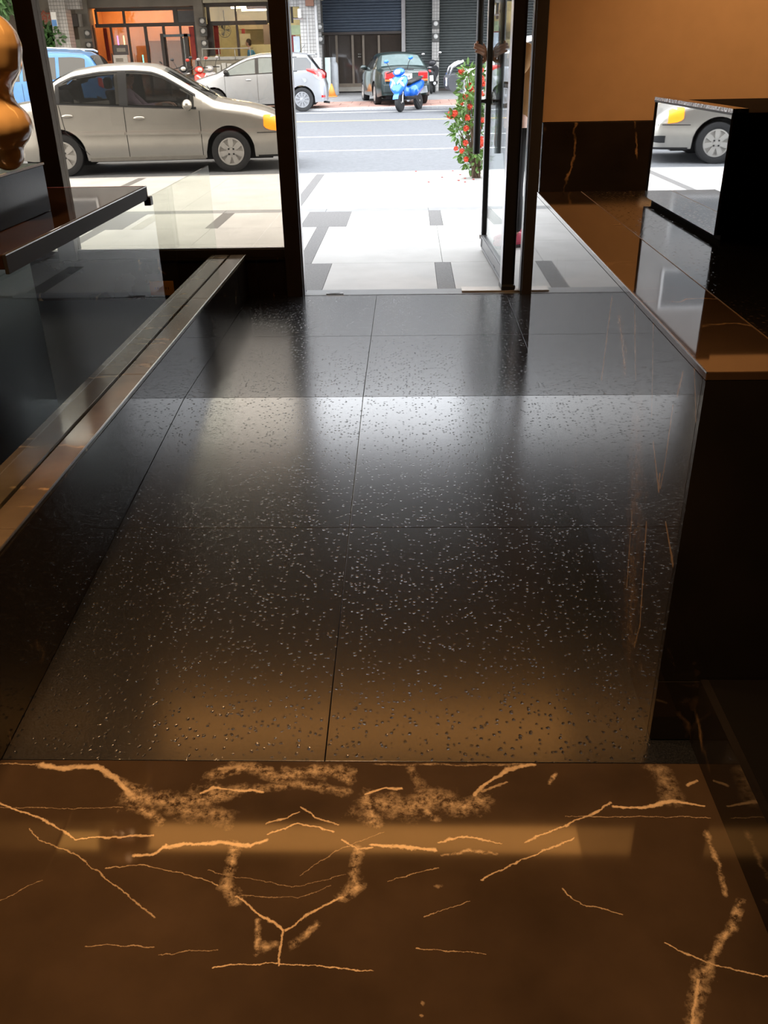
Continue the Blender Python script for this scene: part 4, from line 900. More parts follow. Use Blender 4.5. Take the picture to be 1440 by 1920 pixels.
# ------------------------------------------------------------------ scooters
def scooter(name, label, body, accent, plate=None, group='parked scooters'):
    r = empty(name); tag(r, label, 'scooter', group)
    def whl(x):
        w_ = MB().lathe([(.12, -.045), (.19, -.05), (.225, -.035), (.235, 0), (.225, .035), (.19, .05), (.12, .045)], 26, (x, 0, .235), 'y').build('wheel', rubber, r, auto=50)
        q = MB().lathe([(.125, -.04), (.125, .04), (.115, .04), (.115, -.04)], 22, (x, 0, .235), 'y'); q.cyl((x, -.05, .235), (x, .05, .235), .03)
        for k_ in range(5):
            a = 2*PI*k_/5; q.tube([(x, 0, .235), (x+.12*math.cos(a), 0, .235+.12*math.sin(a))], .014, 6)
        q.build('rim', rimsil, w_)
    whl(.62); whl(-.60)
    q = MB()
    for sd in (1, -1): q.tube([(.62, .075*sd, .235), (.50, .07*sd, .62)], .02, 8)
    q.build('fork', silver, r)
    MB().loft([[(.62+.26*math.cos(a), y, .235+.26*math.sin(a)) for a in np.linspace(.4, 2.4, 10)] for y in (-.07, -.03, .03, .07)], closed=False, caps=False).build('front_mudguard', body, r, smooth=True)
    # leg shield: broad at the shoulders, pointed below
    secs = []
    for (z, x, wd, dp) in ((.42, .66, .05, .04), (.50, .66, .12, .08), (.60, .62, .19, .10), (.72, .57, .23, .11), (.82, .52, .22, .10), (.90, .47, .15, .08)):
        secs.append([(x+dp*math.cos(t)*.9, wd*math.sin(t), z) for t in np.linspace(-PI/2, PI/2, 11)]+[(x-.05, wd*.95, z), (x-.05, -wd*.95, z)])
    MB().loft(secs).build('leg_shield', body, r, auto=45)
    for sd in (1, -1):
        MB().ell((.655, .12*sd, .70), (.03, .035, .10), 12, 8, Matrix.Rotation(.5*sd, 3, 'X')).build('indicator', clearl, r, smooth=True)
        MB().quad8([(.70, .02*sd, .70), (.695, .03*sd, .70), (.63, .17*sd, .83), (.63, .13*sd, .83)], [(.71, .02*sd, .74), (.705, .04*sd, .74), (.64, .19*sd, .86), (.64, .12*sd, .86)]).build('stripe', accent, r)
    MB().ell((.46, 0, 1.00), (.13, .15, .10), 16, 10, Matrix.Rotation(.35, 3, 'Y')).build('headlamp_cowl', body, r, smooth=True)
    MB().ell((.56, 0, 1.0), (.045, .085, .07), 14, 8).build('headlamp', clearl, r, smooth=True)
    MB().tube([(.36, -.34, 1.02), (.42, -.12, 1.05), (.42, .12, 1.05), (.36, .34, 1.02)], .016, 8).build('handlebar', blackp, r)
    for sd in (1, -1):
        o = MB().tube([(.42, .20*sd, 1.05), (.43, .26*sd, 1.20), (.41, .30*sd, 1.27)], .008, 6).build('mirror_stalk', blackp, r)
        MB().ell((.41, .31*sd, 1.31), (.022, .065, .045), 12, 8).build('mirror', body if accent is not blackp else chrome, o, smooth=True)
    MB().loft([[(x, -.17, z), (x, .17, z), (x, .17, z+.08), (x, -.17, z+.08)] for x, z in ((.45, .30), (.1, .28), (-.15, .30))]).build('floorboard', blackp, r, bevel=.02)
    secs = []
    for (x, wd, z0, z1) in ((-.06, .13, .30, .66), (-.25, .18, .30, .72), (-.55, .19, .42, .76), (-.80, .14, .55, .80), (-.93, .08, .64, .80)):
        secs.append([(x, wd*math.cos(t)**1 if True else 0, (z0+z1)/2+(z1-z0)/2*math.sin(t)) for t in np.linspace(0, 2*PI, 15)[:-1]])
    MB().loft(secs).build('rear_body', body, r, smooth=True)
    MB().loft([[(x, wd*math.cos(t), z+.05*math.sin(t)) for t in np.linspace(0, 2*PI, 13)[:-1]] for x, wd, z in ((-.02, .10, .70), (-.25, .16, .76), (-.6, .15, .80), (-.82, .10, .83))]).build('seat', mat('black_seat_vinyl', (.02, .02, .02), .5), r, smooth=True)
    MB().tube([(-.62, -.1, .82), (-.90, -.08, .86), (-.95, 0, .87), (-.90, .08, .86), (-.62, .1, .82)], .014, 8).build('grab_rail', silver, r)
    MB().ell((-.93, 0, .74), (.035, .07, .05), 12, 8).build('tail_lamp', redl, r, smooth=True)
    MB().quad8([(-.93, -.07, .58), (-.86, -.07, .58), (-.86, .07, .58), (-.93, .07, .58)], [(-.95, -.08, .70), (-.86, -.08, .70), (-.86, .08, .70), (-.95, .08, .70)]).build('rear_mudguard', blackp, r)
    pt = MB().quad8([(-.985, -.13, .42), (-.975, -.13, .42), (-.975, .13, .42), (-.985, .13, .42)], [(-.955, -.13, .60), (-.945, -.13, .60), (-.945, .13, .60), (-.955, .13, .60)]).build('number_plate', platem, r)
    if plate: text('plate_text', plate, .10, inkm, pt, (-.974, 0, .51), (PI/2-.17, 0, -PI/2))
    MB().tube([(-.20, .1, .28), (-.26, .2, .02)], .012, 6).build('kickstand', blackp, r); MB().tube([(-.3, -.14, .28), (-.85, -.16, .34)], [.04, .055], 10).build('exhaust', silver, r)
    return r
scblue = mat('scooter_blue', (.02, .16, .72), .25, .2, coat=.8)
scgrey = mat('scooter_dark_grey', (.05, .05, .055), .4, coat=.4)
s1 = scooter('motor_scooter', 'bright blue and white scooter facing the street beside the green sedan', scblue, mat('white_decal', (.85, .87, .9), .3), group=None)
p = onroad(769, 207.5); s1.location = (p.x, p.y, road_z(p.y)); s1.rotation_euler = (math.radians(7), 0, math.radians(-90-24)); s1.scale = (1.05, 1.2, 1.0)
s2 = scooter('motor_scooter', 'dark scooter with white plate and red tail lamp facing the grey shutter', scgrey, blackp, group=None)
p = onroad(812, 176, FH); s2.location = (p.x, p.y+.5, fz(p.y+.5)); s2.rotation_euler = (math.radians(-4), 0, math.radians(84))
def at_arc(px, off): # ground point on the far pavement at offset beyond the kerb
    d = ray(px, 170); y = FK0+off; return Vector((d.x*y/d.y, y, fz(y)))
for i, (px, off, h, bm_, lab) in enumerate(((352, 5.6, -75, mat('scooter_black', (.03, .03, .035), .35, coat=.5), 'black scooter behind the sedan windscreen, before the warm-lit shop'), (374, 3.6, -60, mat('scooter_red', (.50, .03, .02), .3, coat=.6), 'red scooter between the sedan and the hatchback'), (402, 5.0, -80, mat('scooter_silver', (.35, .35, .37), .4, .3), 'grey scooter just left of the hatchback bonnet'))):
    s3 = scooter('motor_scooter', lab, bm_, white, group=None); p = at_arc(px, off); s3.location = p; s3.rotation_euler = (math.radians(5), 0, math.radians(h))
#--------------------------------------------------------------------PEOPLE
def skin_mesh(name, joints, edges, m, parent=None, sub=2, root=0, smooth=True):
    me = bpy.data.meshes.new('sk'); me.from_pydata([j[0] for j in joints], edges, []); o = bpy.data.objects.new('sk', me); COL.objects.link(o)
    sk = o.modifiers.new('skin', 'SKIN'); sk.use_smooth_shade = True; sk.branch_smoothing = .4
    d = me.skin_vertices[0].data
    for i, j in enumerate(joints):
        r = j[1]; d[i].radius = (r, r) if isinstance(r, (int, float)) else r; d[i].use_root = (i == root)
    sb = o.modifiers.new('sub', 'SUBSURF'); sb.levels = sub; sb.render_levels = sub
    em = eval_mesh(o, name); em.shade_smooth(); em.materials.clear(); em.materials.append(m)
    ob = bpy.data.objects.new(name, em); COL.objects.link(ob)
    if parent is not None: ob.parent = parent; ob.matrix_parent_inverse = Matrix.Translation(-Vector(parent.location))
    return ob
def hand_joints(wrist, dirv, up, curl, n0, J, E, scale=1.0, thumb=1):
    """palm and five fingers appended to a skin graph; dirv along the fingers, up = back of hand"""
    d = Vector(dirv).normalized(); u = (Vector(up)-d*Vector(up).dot(d)).normalized(); s_ = d.cross(u)
    W_ = Vector(wrist); k = len(J); J.append((W_+d*.05*scale, (.030*scale, .017*scale))); E.append((n0, k))
    for i, (lat, ln) in enumerate(((-.030, .066), (-.010, .076), (.010, .072), (.030, .058))):
        b = W_+d*.088*scale+s_*lat*scale; j0 = len(J); J.append((b, .0105*scale)); E.append((k, j0)); prev = j0; pos = b; dd = Vector(d)
        for seg in range(3):
            dd = (dd*math.cos(curl)-u*math.sin(curl)).normalized(); pos = pos+dd*ln*scale*(.42, .33, .25)[seg]
            J.append((pos, (.0095, .009, .008)[seg]*scale)); E.append((prev, len(J)-1)); prev = len(J)-1
    b = W_+d*.03*scale-s_*.035*scale*thumb; j0 = len(J); J.append((b, .013*scale)); E.append((k, j0))
    J.append((b+(d*.6-s_*.5*thumb-u*.4).normalized()*.035*scale, .011*scale)); E.append((j0, j0+1)); J.append((b+(d*.8-s_*.3*thumb-u*.9).normalized()*.062*scale, .009*scale)); E.append((j0+1, j0+2))
def head(parent, c, yaw, m_skin=skinm, m_hair=hairm, s_=1.0, hair_len=.10, cap=False):
    """one head with face features; yaw = direction it looks (radians, 0 = +x)"""
    R_ = Matrix.Rotation(yaw, 3, 'Z'); q = MB()
    def P(x, y, z): return Vector(c)+R_ @ Vector((x*s_, y*s_, z*s_))
    q.ell(P(0, 0, .02), (.098*s_, .078*s_, .115*s_), 20, 14, R_); q.ell(P(.022, 0, -.055), (.070*s_, .058*s_, .065*s_), 16, 10, R_)
    q.ell(P(.098, 0, -.012), (.016*s_, .014*s_, .026*s_), 10, 8, R_); q.ell(P(.0, .078, -.01), (.02*s_, .010*s_, .032*s_), 10, 6, R_); q.ell(P(.0, -.078, -.01), (.02*s_, .010*s_, .032*s_), 10, 6, R_)
    q.ell(P(.086, 0, -.066), (.012*s_, .026*s_, .008*s_), 10, 6, R_)
    o = q.build('head_blank', None); r = o.modifiers.new('r', 'REMESH'); r.mode = 'VOXEL'; r.voxel_size = .007*s_; sm = o.modifiers.new('s', 'SMOOTH'); sm.iterations = 3
    me = eval_mesh(o, 'head'); me.shade_smooth(); me.materials.clear(); me.materials.append(m_skin); h = bpy.data.objects.new('head', me); COL.objects.link(h); h.parent = parent; h.matrix_parent_inverse = Matrix.Translation(-Vector(parent.location))
    for sd in (1, -1): wbuild(MB().ell(P(.086, .032*sd, .012), (.010*s_, .014*s_, .009*s_), 10, 6, R_), 'eye', mat('eye_dark', (.02, .015, .012), .2), parent)
    hq = MB(); hq.ell(P(-.018, 0, .045), (.104*s_, .09*s_, .108*s_), 20, 12, R_); hq.ell(P(-.05, 0, -.03), (.068*s_, .082*s_, hair_len*s_), 16, 10, R_); wbuild(hq, 'hair', m_hair, parent, smooth=True)
    return h
def loft_shoe(parent, c, yaw, m, msole, ln=.26):
    R_ = Matrix.Rotation(yaw, 3, 'Z'); secs = []; so = []
    for (x, wd, h) in ((-.07, .030, .075), (-.05, .038, .095), (0, .040, .10), (.05, .042, .085), (.10, .047, .060), (.15, .046, .048), (.185, .030, .036), (.195, .012, .028)):
        k = ln/.265
        secs.append([Vector(c)+R_ @ Vector((x*k, wd*math.cos(t), .022+max(0, h*k*math.sin(t)))) for t in np.linspace(0, PI, 9)]); so.append([Vector(c)+R_ @ Vector((x*k, wd*1.05*t, z)) for t, z in ((1, 0), (1, .024), (-1, .024), (-1, 0))])
    o = wbuild(MB().loft(secs), 'shoe', m, parent, smooth=True); s2_ = MB().loft(so).build('sole', msole, None); s2_.parent = o; s2_.matrix_parent_inverse = Matrix.Identity(4)
    return o
# ---- person holding the door
def door_person():
    bx, by, bz0 = .815, 7.43, ZS
    r = empty('person', (bx, by, bz0)); tag(r, 'person in a tan coat, black trousers and pink shoes holding the glass door open', 'person')
    V = lambda x, y, z: Vector((bx+x, by+y, bz0+z))
    coat = mat('tan_coat', (.42, .25, .11), .8, var=.12, bump=.2, bscale=30); trs = mat('black_trousers', (.012, .012, .014), .8)
    dirp = Vector((-1, -.12, 0)).normalized()       # looks towards the door
    wr = Vector((.552, 7.252, bz0+1.37)); el = V(.0, -.16, 1.28); shl = V(.04, -.17, 1.43); shr = V(.02, .19, 1.36)
    J = [(V(0, 0, .95), (.12, .10)), (V(0, 0, 1.12), (.10, .085)), (V(0, 0, 1.30), (.10, .085)), (V(0, 0, 1.42), (.06, .055)), (V(-.01, 0, 1.50), (.052, .052)), (V(-.02, 0, 1.58), (.05, .05)),
         (shl, .060), (el, .043), (wr, .026), (shr, .060), (V(.05, .28, 1.10), .043), (V(-.10, .26, .88), .028), (V(0, -.09, .86), (.09, .085)), (V(0, -.10, .48), .058), (V(.03, -.10, .09), .040), (V(0, .09, .86), (.09, .085)), (V(.02, .10, .48), .058), (V(.06, .10, .09), .040)]
    E_ = [(0, 1), (1, 2), (2, 3), (3, 4), (4, 5), (2, 6), (6, 7), (7, 8), (2, 9), (9, 10), (10, 11), (0, 12), (12, 13), (13, 14), (0, 15), (15, 16), (16, 17)]
    hand_joints(wr, (-.22, -.82, .50), (1, -.15, .1), .50, 8, J, E_, 1.2, 1)
    hand_joints(J[11][0], (-.3, 0, -1), (-.8, .3, .2), .25, 11, J, E_, 1.0, 1)
    skin_mesh('body', J, E_, skinm, r)
    C = [(V(0, 0, .92), (.185, .165)), (V(0, 0, 1.10), (.165, .145)), (V(0, 0, 1.28), (.175, .145)), (V(0, 0, 1.43), (.085, .08)), (shl, .080), (el, .062), (el.lerp(wr, .80), .046), (shr, .080), (V(.05, .28, 1.10), .062), (V(-.07, .265, .93), .046)]
    skin_mesh('coat', C, [(0, 1), (1, 2), (2, 3), (2, 4), (4, 5), (5, 6), (2, 7), (7, 8), (8, 9)], coat, r)
    T_ = [(V(0, 0, .93), (.15, .13)), (V(0, -.095, .80), .10), (V(0, -.10, .48), .078), (V(.03, -.10, .10), .062), (V(0, .095, .80), .10), (V(.02, .10, .48), .078), (V(.06, .10, .10), .062)]
    skin_mesh('trousers', T_, [(0, 1), (1, 2), (2, 3), (0, 4), (4, 5), (5, 6)], trs, r)
    pink = mat('pink_shoe', (.55, .07, .13), .6); sole = mat('dark_sole', (.05, .04, .045), .7)
    loft_shoe(r, V(.03, -.10, 0), math.radians(200), pink, sole); loft_shoe(r, V(.06, .10, 0), math.radians(190), pink, sole)
    head(r, V(-.07, .02, 1.66), math.radians(185))
door_person()
# ---- man in a blue shirt in the lit shop
def seated_like(px, pyh, Yd, label, shirt, face, low=.75):
    hp = at(px, pyh, Yd); g = fz(Yd); H_ = hp.z-g; r = empty('person', (hp.x, Yd, g)); tag(r, label, 'person')
    V = lambda x, y, z: Vector((hp.x+x, Yd+y, g+z*H_))
    J = [(V(0, 0, .55), (.13, .10)), (V(0, 0, .70), (.14, .11)), (V(-.02, 0, .84), (.06, .055)), (V(-.03, 0, .92), (.05, .05)), (V(.02, -.17, .80), .055), (V(.10, -.22, .66), .042), (V(-.10, -.2, .62), .03), (V(.05, .17, .80), .055), (V(.16, .20, .66), .042), (V(.0, .24, .60), .03), (V(0, -.09, .50), .085), (V(0, -.1, .27), .06), (V(0, -.1, .05), .045), (V(0, .09, .50), .085), (V(0, .1, .27), .06), (V(0, .1, .05), .045)]
    E_ = [(0, 1), (1, 2), (2, 3), (1, 4), (4, 5), (5, 6), (1, 7), (7, 8), (8, 9), (0, 10), (10, 11), (11, 12), (0, 13), (13, 14), (14, 15)]
    hand_joints(J[6][0], (-1, .2, -.2), (0, 0, 1), .3, 6, J, E_, 1.0, 1); hand_joints(J[9][0], (-1, -.2, -.2), (0, 0, 1), .3, 9, J, E_, 1.0, -1)
    skin_mesh('body', J, E_, skinm, r)
    C = [(V(0, 0, .52), (.17, .14)), (V(0, 0, .68), (.18, .145)), (V(-.02, 0, .83), (.085, .08)), (V(.02, -.17, .80), .085), (V(.09, -.215, .68), .07), (V(.05, .17, .80), .085), (V(.15, .195, .68), .07)]
    skin_mesh('shirt', C, [(0, 1), (1, 2), (1, 3), (3, 4), (1, 5), (5, 6)], shirt, r)
    skin_mesh('trousers', [(V(0, 0, .53), (.14, .12)), (V(0, -.09, .46), .10), (V(0, -.1, .06), .06), (V(0, .09, .46), .10), (V(0, .1, .06), .06)], [(0, 1), (1, 2), (0, 3), (3, 4)], mat('navy_trousers', (.03, .04, .07), .8), r)
    for yy_ in (-.1, .1): loft_shoe(r, (hp.x, Yd+yy_, g), face, blackp, rubber)
    head(r, (hp.x-.04, Yd, hp.z-.12), face, hair_len=.07)
seated_like(467, 74, FW+.9, 'man in a blue shirt standing in the lit shop above the hatchback roof', mat('blue_shirt', (.05, .25, .42), .8), PI)
# ---- driver of the near sedan (rides inside the car)
def driver():
    M_ = K.root.matrix_basis
    bpy.context.view_layer.update(); M_ = K.root.matrix_world.copy()
    def V(x, y, z): return M_ @ Vector((x, y, z))
    b = V(1.10, -.36, .70); r = empty('person', b); tag(r, 'driver in a pale lilac shirt at the wheel of the silver sedan', 'person')
    J = [(V(1.06, -.36, .76), (.13, .10)), (V(1.0, -.36, .95), (.13, .10)), (V(.97, -.36, 1.12), (.12, .09)), (V(.98, -.36, 1.20), (.05, .05)), (V(1.0, -.36, 1.27), (.048, .048)), (V(1.0, -.19, 1.10), .055), (V(1.22, -.14, .90), .042), (V(1.55, -.26, .96), .03), (V(1.0, -.53, 1.10), .055), (V(1.22, -.58, .90), .042), (V(1.55, -.46, .96), .03), (V(1.3, -.26, .76), .08), (V(1.6, -.26, .74), .06), (V(1.3, -.46, .76), .08), (V(1.6, -.46, .74), .06)]
    E_ = [(0, 1), (1, 2), (2, 3), (3, 4), (2, 5), (5, 6), (6, 7), (2, 8), (8, 9), (9, 10), (0, 11), (11, 12), (0, 13), (13, 14)]
    hx = (M_.to_3x3() @ Vector((1, 0, 0))).normalized()
    hand_joints(J[7][0], hx, (0, 0, 1), .5, 7, J, E_, 1.0, 1); hand_joints(J[10][0], hx, (0, 0, 1), .5, 10, J, E_, 1.0, -1)
    skin_mesh('body', J, E_, skinm, r)
    C = [(V(1.05, -.36, .76), (.15, .13)), (V(1.0, -.36, .95), (.155, .13)), (V(.97, -.36, 1.10), (.14, .11)), (V(.98, -.36, 1.19), (.07, .07)), (V(1.0, -.19, 1.10), .075), (V(1.22, -.14, .90), .058), (V(1.42, -.21, .935), .045), (V(1.0, -.53, 1.10), .075), (V(1.22, -.58, .90), .058), (V(1.42, -.51, .935), .045)]
    skin_mesh('shirt', C, [(0, 1), (1, 2), (2, 3), (2, 4), (4, 5), (5, 6), (2, 7), (7, 8), (8, 9)], mat('lilac_shirt', (.50, .38, .48), .8), r)
    skin_mesh('trousers', [(V(1.06, -.36, .74), (.15, .11)), (V(1.3, -.26, .77), .095), (V(1.62, -.26, .74), .075), (V(1.3, -.46, .77), .095), (V(1.62, -.46, .74), .075)], [(0, 1), (1, 2), (0, 3), (3, 4)], mat('navy_trousers', (.03, .04, .07)), r)
    head(r, V(1.02, -.36, 1.33), K.root.rotation_euler.z, s_=.95)
driver()
#--------------------------------------------------------------------PLANTS
leafm = mat('glossy_leaf', (.10, .20, .035), .4, var=.35, vscale=6); leafd = mat('dark_leaf', (.05, .12, .035), .5, var=.35, vscale=5)
barkm = mat('brown_bark', (.12, .08, .05), .8, bump=.4)
def leaf_cloud(m, centers, n, ln, wd, rnd):
    for i in range(n):
        c, R_ = rnd.choice(centers); d = Vector((rnd.gauss(0, 1), rnd.gauss(0, 1), rnd.gauss(0, 1))).normalized(); p = Vector(c)+Vector((d.x*R_[0], d.y*R_[1], d.z*R_[2]))*rnd.random()**.4
        u = (d+Vector((rnd.gauss(0, .5), rnd.gauss(0, .5), rnd.gauss(-.2, .5)))).normalized(); s_ = u.orthogonal().normalized(); s_ = (Matrix.Rotation(rnd.random()*6.28, 3, u) @ s_); k = u.cross(s_)*.12
        l = ln*rnd.uniform(.7, 1.25); w_ = wd*rnd.uniform(.8, 1.2)
        m.add([p, p+u*l*.3+s_*w_*.5+k*l*.3, p+u*l*.7+s_*w_*.4+k*l*.3, p+u*l, p+u*l*.7-s_*w_*.4+k*l*.3, p+u*l*.3-s_*w_*.5+k*l*.3, p+u*l*.5], [(0, 1, 6), (1, 2, 6), (2, 3, 6), (3, 4, 6), (4, 5, 6), (5, 0, 6)])
rnd = random.Random(3)
def ixora():
    base = onz(893, 334, ZS); bx, by = base.x, base.y
    r = empty('flowering_shrub', (bx, by, ZS)); tag(r, 'green shrub with red-orange flower clusters beside the open glass door', 'shrub')
    cl_ = []; tips = []
    spots = [(852, 222), (866, 205), (872, 150), (872, 175), (868, 232), (860, 250), (880, 200), (895, 165), (900, 185), (893, 225), (898, 250), (885, 262), (890, 285), (868, 284), (880, 305), (900, 275), (900, 140), (905, 210), (905, 300), (878, 135), (888, 240), (896, 310)]
    m = MB(); st = MB()
    for (px, py) in spots:
        p = at(px, py, by+rnd.uniform(-.25, .25)); cl_.append((p, (.085, .14, .085)))
        st.tube([(bx+rnd.uniform(-.05, .05), by, ZS), Vector((bx, by, ZS)).lerp(p, .5)+Vector((0, 0, .06)), p], [.012, .008, .004], 6)
    for k in range(8): cl_.append((Vector((bx+.25+rnd.uniform(-.2, .25), by+rnd.uniform(-.25, .25), ZS+rnd.uniform(.3, 1.2))), (.16, .16, .14)))
    leaf_cloud(m, cl_, 1250, .085, .036, rnd); wbuild(st, 'stem', barkm, r); tag(wbuild(m, 'foliage', leafm, r), kind='stuff')
    fm = mat('red_orange_petal', (.80, .10, .05), .6, var=.2, vscale=20)
    for (px, py, sz) in ((846, 216, 16), (853, 213, 12), (866, 133, 12), (903, 132, 9), (902, 149, 13), (906, 157, 10), (880, 164, 15), (873, 181, 11), (885, 170, 10), (881, 201, 11), (876, 221, 12), (874, 241, 11), (873, 268, 11), (902, 263, 14), (903, 272, 12), (855, 279, 9), (866, 283, 10), (874, 299, 10), (905, 225, 10), (904, 176, 9), (898, 240, 8), (866, 195, 7)):
        p = at(px, py, by+rnd.uniform(-.28, -.1)); rad = sz/2*by/1750; q = MB()
        for i in range(26):
            d = Vector((rnd.gauss(0, 1), rnd.gauss(0, 1), rnd.gauss(.4, 1))).normalized(); c = p+d*rad*.8; a = d.orthogonal().normalized()*rad*.45; b = d.cross(a)
            q.add([c, c+a, c+d*rad*.25+(a+b)*.3, c+b, c-a, c+d*rad*.2-(a+b)*.3, c-b], [(0, 1, 2), (0, 2, 3), (0, 3, 4), (0, 4, 5), (0, 5, 6), (0, 6, 1)])
        q.ell(p, (rad*.7, rad*.7, rad*.6), 10, 6); wbuild(q, 'flower_cluster', fm, r)
ixora()
petm = mat('fallen_petal_red', (.45, .06, .05), .7)
for i, (px, py) in enumerate(((863, 328), (872, 335), (872, 342), (883, 331), (895, 328), (860, 339), (829, 333), (804, 342), (780, 322), (849, 321), (898, 321), (888, 337))):
    p = onz(px, py, ZS); q = MB(); s_ = .016
    q.add([(p.x+s_*math.cos(a)*(1+.3*(k % 2)), p.y+s_*math.sin(a)*1.5, ZS+.003+.004*(k % 2)) for k, a in enumerate(np.linspace(0, 2*PI, 8)[:-1])]+[(p.x, p.y, ZS+.012), (p.x, p.y, ZS+.001)], [(k, (k+1) % 7, 7) for k in range(7)]+[((k+1) % 7, k, 8) for k in range(7)])
    o = q.build('fallen_petal', petm); tag(o, 'small red petal fallen on the pavement below the flowering shrub', 'petal', 'petals fallen below the shrub')
def tree(px0, px1, py0, py1, Y, label, n, mm_, trunk=True):
    a, b = at(px0, py1, Y), at(px1, py0, Y); cx, cz = (a.x+b.x)/2, (a.z+b.z)/2; rx, rz_ = abs(b.x-a.x)/2, abs(b.z-a.z)/2; g = fz(Y)
    r = empty('street_tree', (cx, Y, g)); tag(r, label, 'tree'); m = MB()
    cl_ = [((cx+rnd.uniform(-.6, .6)*rx, Y+rnd.uniform(-.6, .6)*rx, cz+rnd.uniform(-.6, .6)*rz_), (rx*.5, rx*.5, rz_*.5)) for k in range(16)]
    leaf_cloud(m, cl_, n, .22, .10, rnd); tag(wbuild(m, 'crown', mm_, r), kind='stuff')
    wbuild(MB().tube([(cx, Y, g-.05), (cx+.03, Y, (g+cz)/2), (cx, Y, cz)], [.09, .07, .04], 10), 'trunk', barkm, r, smooth=True)
tree(50, 128, 42, 118, FW-2.2, 'leafy green bush tree behind the blue estate car', 1600, leafd)
tree(-150, 30, -60, 60, FW-6.2, 'taller green tree at the far left edge of the street', 2000, leafd)

# ------------------------------------------------------------------ buildings across the street
def P(px, py, d=0): return at(px, py, FW+d)
def fbox(mb, px0, px1, py0, py1, d0, d1):
    """box on the shop-front plane from picture measurements: px/py span at FW+d0, depth d0..d1"""
    a, b = P(px0, py1, d0), P(px1, py0, d0); c, e = P(px1, py1, d0), P(px0, py0, d0)
    x0_, x1_ = min(a.x, e.x)*.5+max(a.x, e.x)*.5, (b.x+c.x)/2
    return mb.box(x0_, x1_, FW+d0, FW+d1, (a.z+c.z)/2, (b.z+e.z)/2)
def fpart(name, m, par, px0, px1, py0, py1, d0, d1, **k): return wbuild(fbox(MB(), px0, px1, py0, py1, d0, d1), name, m, par, **k)
GZ = fz(FW)
conc = mat('stained_concrete', (.24, .22, .19), .8, var=.2, vscale=2); dframe = mat('dark_brown_shop_frame', (.045, .035, .03), .5)
def tilem(name, col, sx):
    m = bpy.data.materials.new(name); m.use_nodes = True; t = m.node_tree; b = t.nodes['Principled BSDF']; tc = t.nodes.new('ShaderNodeTexCoord'); br = t.nodes.new('ShaderNodeTexBrick')
    mp = t.nodes.new('ShaderNodeMapping'); mp.inputs['Rotation'].default_value = (PI/2, 0, 0); t.links.new(tc.outputs['Object'], mp.inputs['Vector']); t.links.new(mp.outputs[0], br.inputs['Vector'])
    br.offset = 0; br.inputs['Scale'].default_value = 1; br.inputs['Brick Width'].default_value = sx; br.inputs['Row Height'].default_value = sx; br.inputs['Mortar Size'].default_value = sx*.07
    br.inputs['Color1'].default_value = (*col, 1); br.inputs['Color2'].default_value = (*[v*.9 for v in col], 1); br.inputs['Mortar'].default_value = (*[v*.35 for v in col], 1)
    t.links.new(br.outputs['Color'], b.inputs['Base Color']); b.inputs['Roughness'].default_value = .35; MATS[name] = m; return m
tile_w = tilem('white_square_tiles', (.44, .43, .41), .11)
bl = empty('shop_house', (0, FW, GZ)); tag(bl, 'long arcaded building of shops across the street', 'building')
wbuild(MB().box(-40, 30, FW-4.2, FW+8, 3.95, 12.9), 'upper_floors', mat('grey_rendered_wall', (.17, .165, .16), .8, var=.12, vscale=1), bl)
for k in range(-9, 8):
    for lv in range(2):
        wo = wbuild(MB().box(k*3.4, k*3.4+2.2, FW-4.26, FW-4.19, 5.0+lv*2.6, 6.5+lv*2.6), 'window', mat('upper_window_frame', (.4, .4, .4), .4), bl)
        w_ = MB().box(k*3.4+.08, k*3.4+2.12, FW-4.27, FW-4.255, 5.08+lv*2.6, 6.42+lv*2.6).build('pane', darkgl); w_.parent = wo
fpart('lintel_beam', conc, bl, -300, 378, -40, 18, -.1, .5); fpart('lintel_beam', mat('cream_beam', (.55, .52, .40), .7), bl, 378, 604, -40, 3, -.3, .4)
wbuild(MB().box(-40, 30, FW+.0, FW+8, 3.78, 3.95), 'floor_slab', conc, bl)
wbuild(MB().box(-40, 30, FW+5, FW+5.3, 0, 4), 'rear_wall', mat('dim_rear_wall', (.12, .10, .08), .8), bl)
# tiled pillars at the street edge
def pillar(px0, px1, d, m, label_part, top=3.95):
    a, b = at(px0, 110, FW+d), at(px1, 110, FW+d); y = FW+d
    return wbuild(MB().box(a.x, b.x, y, y+.55, fz(y)-.05, top), label_part, m, bl)
pt1 = pillar(566, 597, -2.6, tile_w, 'tiled_pillar'); pillar(108, 137, -2.6, tile_w, 'tiled_pillar'); pillar(598, 605, -.5, tile_w, 'tiled_pillar')
fpart('tiled_beam', tile_w, bl, 112, 147, -30, 18, -2.3, -2.0); fpart('tiled_beam', tile_w, bl, 535, 568, -30, 12, -2.3, -2.0)
pillar(372, 389, -.25, conc, 'shop_pillar'); pillar(155, 178, -.25, conc, 'shop_pillar'); pillar(810, 823, -.3, tile_w, 'tiled_pillar')
wbuild(MB().tube([at(591, 10, FW-2.7), at(597, 108, FW-2.7)], .05, 8), 'drain_pipe', mat('grey_pipe', (.4, .4, .4), .5), bl)
wbuild(MB().tube([at(576, 30, FW-2.7), at(580, 108, FW-2.7)], .02, 6), 'drain_pipe', mat('grey_pipe', (.4, .4, .4)), bl)
metm = mat('meter_glass', (.6, .6, .58), .15)
def meter(px, py, d, lab):
    p = at(px, py, FW+d); r = empty('electric_meter', p); tag(r, lab, 'meter')
    wbuild(MB().box(p.x-.13, p.x+.13, p.y-.04, p.y+.04, p.z-.14, p.z+.14), 'meter_box', mat('dark_meter_box', (.10, .10, .095), .6), r, bevel=.01)
    wbuild(MB().lathe([(.085, -.04), (.085, -.10), (.06, -.13), (0, -.135)], 18, (p.x, p.y, p.z+.03), 'y'), 'dial_cover', metm, r, smooth=True)
